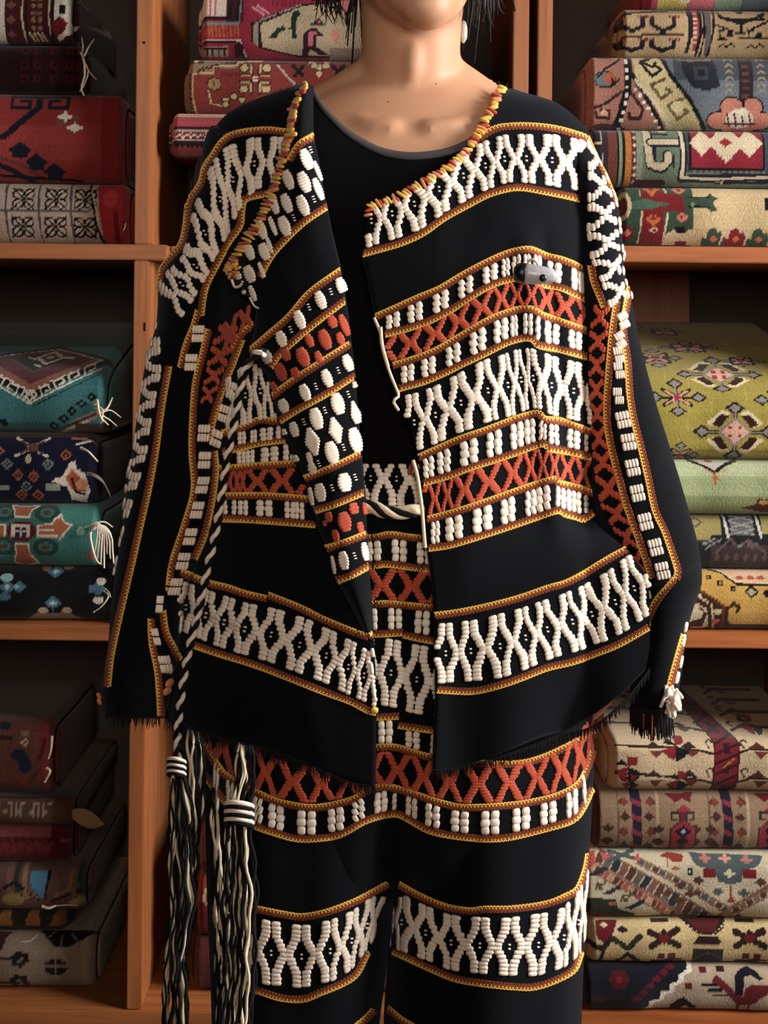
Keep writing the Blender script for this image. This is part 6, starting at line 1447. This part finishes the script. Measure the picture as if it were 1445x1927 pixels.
# ---- twisted cords
def rope(name, pts, w, pitch, parent, fib=(M_WHITE, M_BLKYARN), n=260):
    c = cr(np.array(pts, float), n); p = P(c[:, 0], c[:, 1], c[:, 2])
    t = np.gradient(p, axis=0); t /= np.linalg.norm(t, axis=1)[:, None]; up = np.array([0, 1., 0]); u = np.cross(t, up); u /= np.linalg.norm(u, axis=1)[:, None]; v = np.cross(t, u)
    s = np.concatenate([[0], np.cumsum(np.linalg.norm(np.diff(c[:, :2], axis=0), axis=1))])
    out = []
    for k, m in enumerate(fib):
        a = 2 * math.pi * s / pitch + math.pi * 2 * k / len(fib); r = w * .27 * 1.45 / F
        q_ = p + r * (np.cos(a)[:, None] * u + np.sin(a)[:, None] * v)
        out.append(add_tubes(name, [(q_, np.full(n, w * .29 * 1.45 / F))], m, 8, parent))
    return out
dj = lambda x, y, o=.013: float(min(D_LJ(x, y), 9)) - o
cp = [(498, 664, 1.44), (484, 664, 1.432), (470, 678, dj(470, 678)), (458, 705, dj(458, 705)), (449, 750, dj(449, 750)), (440, 800, dj(440, 800)), (428, 860, dj(428, 860)), (420, 910, dj(420, 910)), (411, 970, dj(411, 970)), (404, 1010, dj(404, 1010)), (390, 1070, dj(390, 1070)), (378, 1130, dj(378, 1130)), (364, 1185, dj(364, 1185)), (350, 1250, dj(350, 1250)), (341, 1310, dj(345, 1310)), (335, 1370, dj(350, 1360)), (334, 1432, 1.455)]
rope('tie_cord', cp, 16, 40, jacket)
rope('waist_cord', [(600, 950, 1.486), (690, 953, 1.474), (720, 962, 1.470), (745, 966, 1.469), (775, 962, 1.471), (800, 958, 1.478), (850, 952, 1.49)], 24, 110, trs, (M_CREAM, M_BLKYARN, M_CREAM, M_CREAM, M_BLKYARN))

def tassel(name, top, spans, n, y1, Y0, parent, knot=None, wrap=None, label=None, Yt=None, wf=.4):
    """bundle of hanging black and white yarns"""
    e = link(name, None, parent) if False else None
    wh = []; bk = []
    for k in range(n):
        f = random.random(); x0 = top[0] + (f - .5) * top[2]
        ph = random.uniform(0, 6); ph2 = random.uniform(0, 6); lay = random.uniform(-.010, .012)
        ys_ = np.linspace(top[1], y1 + random.uniform(-30, 30), 40)
        xl = np.interp(ys_, [s[0] for s in spans], [s[1] for s in spans]); xr = np.interp(ys_, [s[0] for s in spans], [s[2] for s in spans])
        x = xl + (xr - xl) * f + 3.2 * np.sin(ys_ / 30 + ph) + 2.2 * np.sin(ys_ / 13 + ph2)
        tt = sm(ys_, top[1], top[1] + 70); x = x0 * (1 - tt) + x * tt
        Y = Y0 + lay * tt + .002 * np.sin(ys_ / 21 + ph2)
        if Yt: Y = Y + (Yt - Y0) * (1 - sm(ys_, top[1] + 8, top[1] + 50))
        w = random.uniform(4.5, 7.5)
        (wh if random.random() < wf else bk).append((P(x, ys_, Y), np.full(40, w * 1.45 / F / 2)))
    a = add_tubes(name, wh, M_CREAM, 5, parent)
    b = add_tubes(name, bk, M_BLKYARN, 5, parent)
    if label: a['label'] = label
    if knot:
        x, y, w, h = knot; lo = []
        for k in range(6):
            th_ = np.linspace(0, 2 * math.pi, 20); yy = y - h / 2 + h * (k + .5) / 6 + 5 * np.sin(th_ + .6)
            xx = x + w / 2 * np.cos(th_); YY = Y0 + .012 * np.sin(th_)
            lo.append((P(xx, yy, YY), np.full(20, h / 6 * .62 * 1.45 / F)))
        add_tubes('tassel_wrap', lo[::2], M_WHITE, 6, parent); add_tubes('tassel_wrap', lo[1::2], M_BLKYARN, 6, parent)
tassel('tassel', (334, 1436, 22), [(1436, 318, 352), (1520, 312, 360), (1700, 312, 368), (1800, 306, 350), (1927, 298, 352), (2100, 296, 350)], 22, 2060, 1.452, jacket, (332, 1446, 32, 34), wf=.34)
tassel('tassel', (362, 1352, 24), [(1352, 345, 380), (1440, 350, 385), (1560, 352, 378), (1650, 350, 366)], 12, 1640, 1.462, jacket, Yt=1.56)
tassel('tassel', (460, 1372, 26), [(1372, 444, 480), (1460, 442, 486), (1515, 430, 478)], 15, 1520, 1.452, trs, Yt=1.53)
tassel('tassel', (450, 1528, 44), [(1528, 428, 474), (1580, 424, 474), (1700, 420, 484), (1850, 418, 478), (1927, 408, 474), (2100, 404, 476)], 34, 2080, 1.45, trs, (450, 1534, 50, 46))
tassel('tassel', (402, 1470, 12), [(1470, 396, 408), (1560, 392, 408), (1700, 396, 418), (1927, 400, 425)], 8, 1980, 1.475, trs, Yt=1.55)

# ------------------------------------------------------------------ body
bmv = []; bmf = []
def put(Vv, Ff):
    o_ = len(bmv); bmv.extend([tuple(v) for v in Vv]); bmf.extend([tuple(i + o_ for i in f) for f in Ff])
def limb(pts, rad, seg=14, sq=None):
    pts = np.array(pts, float); k = len(pts); rad = np.array(rad, float)
    n = (k - 1) * 8 + 1
    pp = cr(pts, n) if k > 2 else np.array([pts[0] * (1 - t) + pts[1] * t for t in np.linspace(0, 1, n)])
    d = np.concatenate([[0], np.cumsum(np.linalg.norm(np.diff(pts, axis=0), axis=1))]); dd = np.concatenate([[0], np.cumsum(np.linalg.norm(np.diff(pp, axis=0), axis=1))])
    rr = np.interp(dd / dd[-1], d / d[-1], rad)
    t = np.gradient(pp, axis=0); t /= np.linalg.norm(t, axis=1)[:, None]
    # round caps
    caps = [math.cos(a) for a in (1.45, 1.0, .5)]; sn = [math.sin(a) for a in (1.45, 1.0, .5)]
    P0 = [pp[0] - t[0] * rr[0] * s for s in sn]; R0 = [rr[0] * c for c in caps]
    P1 = [pp[-1] + t[-1] * rr[-1] * s for s in sn[::-1]]; R1 = [rr[-1] * c for c in caps[::-1]]
    A = np.vstack([P0, pp, P1]); Rr = np.concatenate([R0, rr, R1]); T = np.vstack([[t[0]] * 3, t, [t[-1]] * 3])
    ref = np.array([0, 1., 0]) if abs(T[:, 1]).mean() < .85 else np.array([1., 0, 0])
    u = np.cross(T, ref); u /= np.linalg.norm(u, axis=1)[:, None]; v = np.cross(T, u)
    ang = np.linspace(0, 2 * math.pi, seg, endpoint=False)
    ring = A[:, None] + Rr[:, None, None] * (np.cos(ang)[None, :, None] * u[:, None] + np.sin(ang)[None, :, None] * v[:, None] * (sq or 1))
    m = len(A); Fq = [tuple(f) for f in grid_quads(m, seg, 0, True, True)]
    Fq.append(tuple(range(seg))); Fq.append(tuple(reversed(range((m - 1) * seg, m * seg))))
    put(ring.reshape(-1, 3), Fq)
def ell(c, r, rot=None, n=20):
    bm = bmesh.new(); bmesh.ops.create_uvsphere(bm, u_segments=n, v_segments=n // 2 + 2, radius=1)
    M = Matrix.Translation(Vector([float(q_) for q_ in c])) @ (rot or Matrix.Identity(4)) @ Matrix.Diagonal((*r, 1))
    vs_ = [M @ v.co for v in bm.verts]; fs = [[v.index for v in f.verts] for f in bm.faces]; bm.free(); put(vs_, fs)
BT = Tube([(128, 696, 856, 1.632, .044), (145, 668, 882, 1.632, .046), (160, 632, 908, 1.63, .05), (180, 592, 938, 1.626, .056), (210, 545, 985, 1.624, .068), (250, 500, 1022, 1.622, .0835), (290, 478, 1040, 1.622, .094), (400, 470, 1034, 1.62, .105), (600, 470, 1030, 1.62, .112), (800, 500, 1012, 1.614, .104), (950, 520, 1000, 1.606, .10), (1150, 450, 1070, 1.6, .105), (1300, 430, 1090, 1.6, .10), (1420, 440, 1070, 1.6, .085)], 2.2)
g = BT.closed(130, 1415, 70, 28)
put(g.reshape(-1, 3), [tuple(f) for f in grid_quads(g.shape[0], g.shape[1], 0, False, True)] + [tuple(reversed(range(g.shape[1]))), tuple(range((g.shape[0] - 1) * g.shape[1], g.shape[0] * g.shape[1]))])
p_ = lambda x, y, Y: P(x, y, Y)
limb([p_(772, 235, 1.632), p_(772, 150, 1.628), p_(774, 60, 1.622), p_(776, -40, 1.615)], [.054, .0525, .0535, .055], 24)
limb([p_(740, 140, 1.636), p_(664, 182, 1.636), p_(590, 214, 1.632)], [.034, .031, .026]); limb([p_(806, 140, 1.636), p_(876, 182, 1.636), p_(940, 216, 1.632)], [.034, .031, .026])
# neck muscles and collar bones
limb([p_(748, 246, 1.562), p_(728, 150, 1.594), p_(694, 20, 1.626)], [.0075, .009, .011]); limb([p_(797, 248, 1.562), p_(822, 150, 1.594), p_(856, 15, 1.626)], [.0075, .009, .011])
limb([p_(736, 246, 1.548), p_(690, 240, 1.553), p_(640, 222, 1.580), p_(590, 208, 1.592)], [.0135, .0115, .0105, .009]); limb([p_(808, 248, 1.548), p_(860, 240, 1.553), p_(910, 220, 1.580), p_(950, 208, 1.592)], [.0135, .0115, .0105, .009])
limb([p_(772, 170, 1.585), p_(775, 120, 1.578), p_(780, 80, 1.578)], [.008, .011, .009])
# head
hz = lambda y: float(p_(780, y, 1.6)[2])
HX = float(p_(784, -120, 1.6)[0])
ell((HX, 1.605, hz(-185)), (.074, .094, .098)); ell((HX + .002, 1.580, hz(-60)), (.0605, .066, .070))
ell(p_(800, 14, 1.535), (.026, .022, .019)); ell(p_(795, -12, 1.55), (.04, .034, .03))
limb([p_(800, 20, 1.545), p_(740, -5, 1.575), p_(690, -70, 1.605)], [.022, .022, .02]); limb([p_(803, 20, 1.545), p_(842, -5, 1.572), p_(866, -70, 1.60)], [.022, .02, .02])
limb([p_(796, -205, 1.508), p_(798, -140, 1.488)], [.008, .0115]); ell(p_(785, -130, 1.503), (.010, .010, .007)); ell(p_(810, -130, 1.503), (.010, .010, .007))
ell(p_(797, -62, 1.514), (.022, .010, .0055)); ell(p_(798, -46, 1.515), (.019, .011, .0065))
for sx in (-1, 1):
    ell((HX + sx * .033, 1.528, hz(-205)), (.016, .012, .011)); limb([(HX + sx * .014, 1.512, hz(-232)), (HX + sx * .05, 1.528, hz(-236))], [.007, .007])
    ell((HX + sx * .074, 1.615, hz(-150)), (.009, .018, .031)); ell((HX + sx * .046, 1.545, hz(-130)), (.024, .022, .022))
# arms
def hand(w, d, side):
    w = np.array(w); d = np.array(d) / np.linalg.norm(d); s_ = np.cross(d, [0, 1., 0]); s_ /= np.linalg.norm(s_); n_ = np.cross(s_, d)
    limb([w, w + d * .05, w + d * .09], [.024, .036, .036], 12, .5)
    for k, L in enumerate((.062, .074, .07, .055)):
        a = w + d * .088 + s_ * (.028 - .0185 * k) * side
        limb([a, a + d * L * .5 + n_ * .004, a + d * L * .85 + n_ * .018], [.0088, .0082, .007], 8)
    a = w + d * .03 + s_ * .03 * side; limb([a, a + d * .035 + s_ * .018 * side, a + d * .065 + s_ * .016 * side + n_ * .008], [.012, .010, .0085], 8)
limb([p_(510, 300, 1.625), p_(440, 420, 1.622), p_(362, 740, 1.605), p_(318, 940, 1.585), p_(312, 1060, 1.585)], [.045, .042, .035, .033, .024])
hand(p_(312, 1056, 1.585), P(440, 1190, 1.64) - P(312, 1056, 1.585), 1)
limb([p_(1010, 300, 1.625), p_(1085, 420, 1.622), p_(1150, 740, 1.622), p_(1206, 980, 1.605), p_(1200, 1160, 1.59)], [.045, .041, .034, .033, .024])
hand(p_(1198, 1162, 1.59), P(1068, 1330, 1.62) - P(1198, 1162, 1.59), -1)
# legs and feet
for sx, kx in ((640, 560), (850, 920)):
    X0 = float(p_(kx, 1900, 1.6)[0])
    limb([p_(sx, 1330, 1.6), p_(kx, 1750, 1.595), (X0, 1.6, .45), (X0, 1.62, .25), (X0, 1.625, .09)], [.088, .075, .055, .05, .034])
    limb([(X0, 1.64, .045), (X0 + .005, 1.56, .035), (X0 + .01, 1.47, .026)], [.034, .036, .026])
me = bpy.data.meshes.new('body_raw'); me.from_pydata(bmv, [], bmf); me.update()
tmp = link('body_raw', me)
rm = tmp.modifiers.new('r', 'REMESH'); rm.mode = 'VOXEL'; rm.voxel_size = 0.0038; rm.use_smooth_shade = True
s_ = tmp.modifiers.new('s', 'SMOOTH'); s_.iterations = 14; s_.factor = .5
bpy.context.view_layer.update()
dg = bpy.context.evaluated_depsgraph_get()
bme = bpy.data.meshes.new_from_object(tmp.evaluated_get(dg)); bme.name = 'body'
bpy.data.objects.remove(tmp, do_unlink=True)
M_SKIN, nt, b_ = new_mat('skin')
tc = nd(nt, 'ShaderNodeTexCoord'); n1 = nd(nt, 'ShaderNodeTexNoise', Scale=14.0, Detail=6.0); nt.links.new(tc.outputs['Object'], n1.inputs['Vector'])
mx = nd(nt, 'ShaderNodeMix', data_type='RGBA'); mx.inputs[6].default_value = (*lin((188, 138, 108)), 1); mx.inputs[7].default_value = (*lin((212, 166, 134)), 1)
nt.links.new(n1.outputs['Fac'], mx.inputs[0]); nt.links.new(mx.outputs[2], b_.inputs['Base Color'])
b_.inputs['Roughness'].default_value = .5; b_.inputs['Specular IOR Level'].default_value = .35
b_.inputs['Subsurface Weight'].default_value = .12; b_.inputs['Subsurface Radius'].default_value = (1, .35, .2); b_.inputs['Subsurface Scale'].default_value = .008
n2 = nd(nt, 'ShaderNodeTexNoise', Scale=900.0, Detail=2.0); nt.links.new(tc.outputs['Object'], n2.inputs['Vector'])
bp = nd(nt, 'ShaderNodeBump', Strength=.06, Distance=.0005); nt.links.new(n2.outputs['Fac'], bp.inputs['Height']); nt.links.new(bp.outputs['Normal'], b_.inputs['Normal'])
bme.materials.clear(); bme.materials.append(M_SKIN)
body = link('body', bme, person)
M_MOLE = plain_mat('mole', (92, 54, 40), .6)
def disc_at(name, px, py, Y, r, mat, sc=(1, .4, 1)):
    bm = bmesh.new(); bmesh.ops.create_icosphere(bm, subdivisions=2, radius=r)
    c = P(px, py, Y)
    for v in bm.verts: v.co = Vector((c[0] + v.co.x * sc[0], c[1] + v.co.y * sc[1], c[2] + v.co.z * sc[2]))
    m_ = bpy.data.meshes.new(name); bm.to_mesh(m_); bm.free(); m_.materials.append(mat); return m_
# moles lie on the skin: cast onto the body
from mathutils.bvhtree import BVHTree
bv = BVHTree.FromPolygons([v.co for v in bme.vertices], [tuple(p.vertices) for p in bme.polygons])
for x, y in ((730, 192), (820, 158), (622, 193)):
    o0 = Vector((0, 0, ZC)); d0 = (Vector(P(x, y, 1.6)) - o0).normalized(); hit = bv.ray_cast(o0, d0)
    if hit[0] is not None: link('mole', disc_at('mole', x, y, hit[0].y, .0009, M_MOLE), body)
# eyes and lips (above the frame) and the pale ear stud
M_EYE = plain_mat('eye', (230, 226, 220), .2, .5, .02); M_IRIS = plain_mat('iris', (40, 24, 16), .2, .5); M_LIP = plain_mat('lip', (176, 96, 88), .45, .4)
for sx in (-1, 1):
    for nm, r, dy, mt in (('eye', .0095, 0, M_EYE), ('iris', .0048, -.0064, M_IRIS)):
        bm = bmesh.new(); bmesh.ops.create_icosphere(bm, subdivisions=2, radius=r)
        for v in bm.verts: v.co += Vector((HX + sx * .033, 1.5225 + dy, hz(-205)))
        m_ = bpy.data.meshes.new(nm); bm.to_mesh(m_); bm.free(); m_.materials.append(mt); link(nm, m_, body)
ear = disc_at('earring', 872, 60, 1.622, .006, plain_mat('pearl', (190, 184, 174), .35, .5), (.75, .8, 2.1))
link('earring', ear, person)

# ------------------------------------------------------------------ hair
M_HAIR, nt, b_ = new_mat('dark_hair'); b_.inputs['Base Color'].default_value = (*lin((17, 13, 11)), 1); b_.inputs['Roughness'].default_value = .38
n1 = nd(nt, 'ShaderNodeTexNoise', Scale=220.0); mr = nd(nt, 'ShaderNodeMapRange'); mr.inputs[3].default_value = .42; mr.inputs[4].default_value = .7
nt.links.new(n1.outputs['Fac'], mr.inputs[0]); nt.links.new(mr.outputs[0], b_.inputs['Roughness'])
paths = []
hc = np.array([HX, 1.612, hz(-190)])
for k in range(520):
    az = random.uniform(-math.pi, math.pi)          # 0 = towards the camera
    side = abs(az)
    if side < .5: continue
    r = np.array([.083, .101]) * random.uniform(.96, 1.1)
    end = random.uniform(-70, 2) if side < 2.2 else random.uniform(-20, 110)
    if side < .95: end = random.uniform(-110, -30)
    zend = hz(end)
    pts = []
    for t in np.linspace(0, 1, 14):
        th_ = min(1, t * 2.0) * (math.pi / 2)
        rad = math.sin(th_); zz_ = hc[2] + .106 * math.cos(th_)
        if t > .5: zz_ = hc[2] - (hc[2] - zend) * (t - .5) * 2
        fl = 1 + (.10 + .12 * random.random()) * max(0, t - .5) * 2 * (1 if side < 2.3 else -.3)
        pts.append((hc[0] + math.sin(az) * r[0] * rad * fl, hc[1] - math.cos(az) * r[1] * rad * (fl if side < 2.3 else .95), zz_))
    pts = np.array(pts) + np.array([random.gauss(0, .002), random.gauss(0, .002), 0])
    pts[8:, 0] += np.sin(np.linspace(0, 3, 6) + az * 3) * .004
    w = random.uniform(.0012, .0045)
    paths.append((cr(pts, 22), np.linspace(w, w * .25, 22)))
for k in range(46):   # stray strands beside the jaw
    L_ = k < 26
    x0 = random.uniform(598, 640) if L_ else random.uniform(892, 935); y1_ = random.uniform(15, 52)
    dx = random.uniform(-14, 22) if L_ else random.uniform(-16, 20); Y = random.uniform(1.58, 1.64)
    paths.append((cr(np.array([p_(x0 + (20 if L_ else -12), -110, Y), p_(x0, -40, Y - .01), p_(x0 + dx * .3, y1_ * .4, Y - .012), p_(x0 + dx, y1_, Y - .004)]), 18), np.linspace(.0016, .0003, 18)))
hair = add_tubes('hair', paths, M_HAIR, 5, person)
hair['label'] = 'chin-length dark hair'
cap = []
for th_ in np.linspace(.02, 1.75, 26):
    for az in np.linspace(-math.pi, math.pi, 48, endpoint=False):
        lim = 1.0 if abs(az) > .9 else .62
        t2 = min(th_, lim * 1.75)
        cap.append((hc[0] + math.sin(az) * .0825 * math.sin(t2), hc[1] - math.cos(az) * .101 * math.sin(t2), hc[2] + .106 * math.cos(t2)))
hcap = link('hair_cap', grid_mesh('hair_cap', np.array(cap).reshape(26, 48, 3), M_HAIR, False, True), hair)

# shoes
M_SHOE = plain_mat('black_leather', (20, 18, 18), .45, .4)
for kx in (560, 920):
    X0 = float(p_(kx, 1900, 1.6)[0]); G = []
    for t in np.linspace(0, 1, 16):
        yy = 1.685 - .245 * t; w = .036 + .012 * math.sin(t * math.pi * .85); h = .085 - .05 * sm(np.array(t), .25, .8)
        e_ = min(1, 6 * min(t + .02, 1.02 - t)) ** .5; ang = np.linspace(0, 2 * math.pi, 18, endpoint=False)
        G.append(np.stack([X0 + .006 * t + w * e_ * np.cos(ang), np.full(18, yy), np.maximum(h / 2 + .001 + (h / 2) * e_ * np.sin(ang) * 1.0, .001)], 1))
    link('shoe', grid_mesh('shoe', np.array(G), M_SHOE, True, True), person)

# the person stands at its own base point
base = Vector((0.02, 1.6, 0.0))
person.location = base
for ch in list(person.children): ch.matrix_parent_inverse = Matrix.Translation(-base)
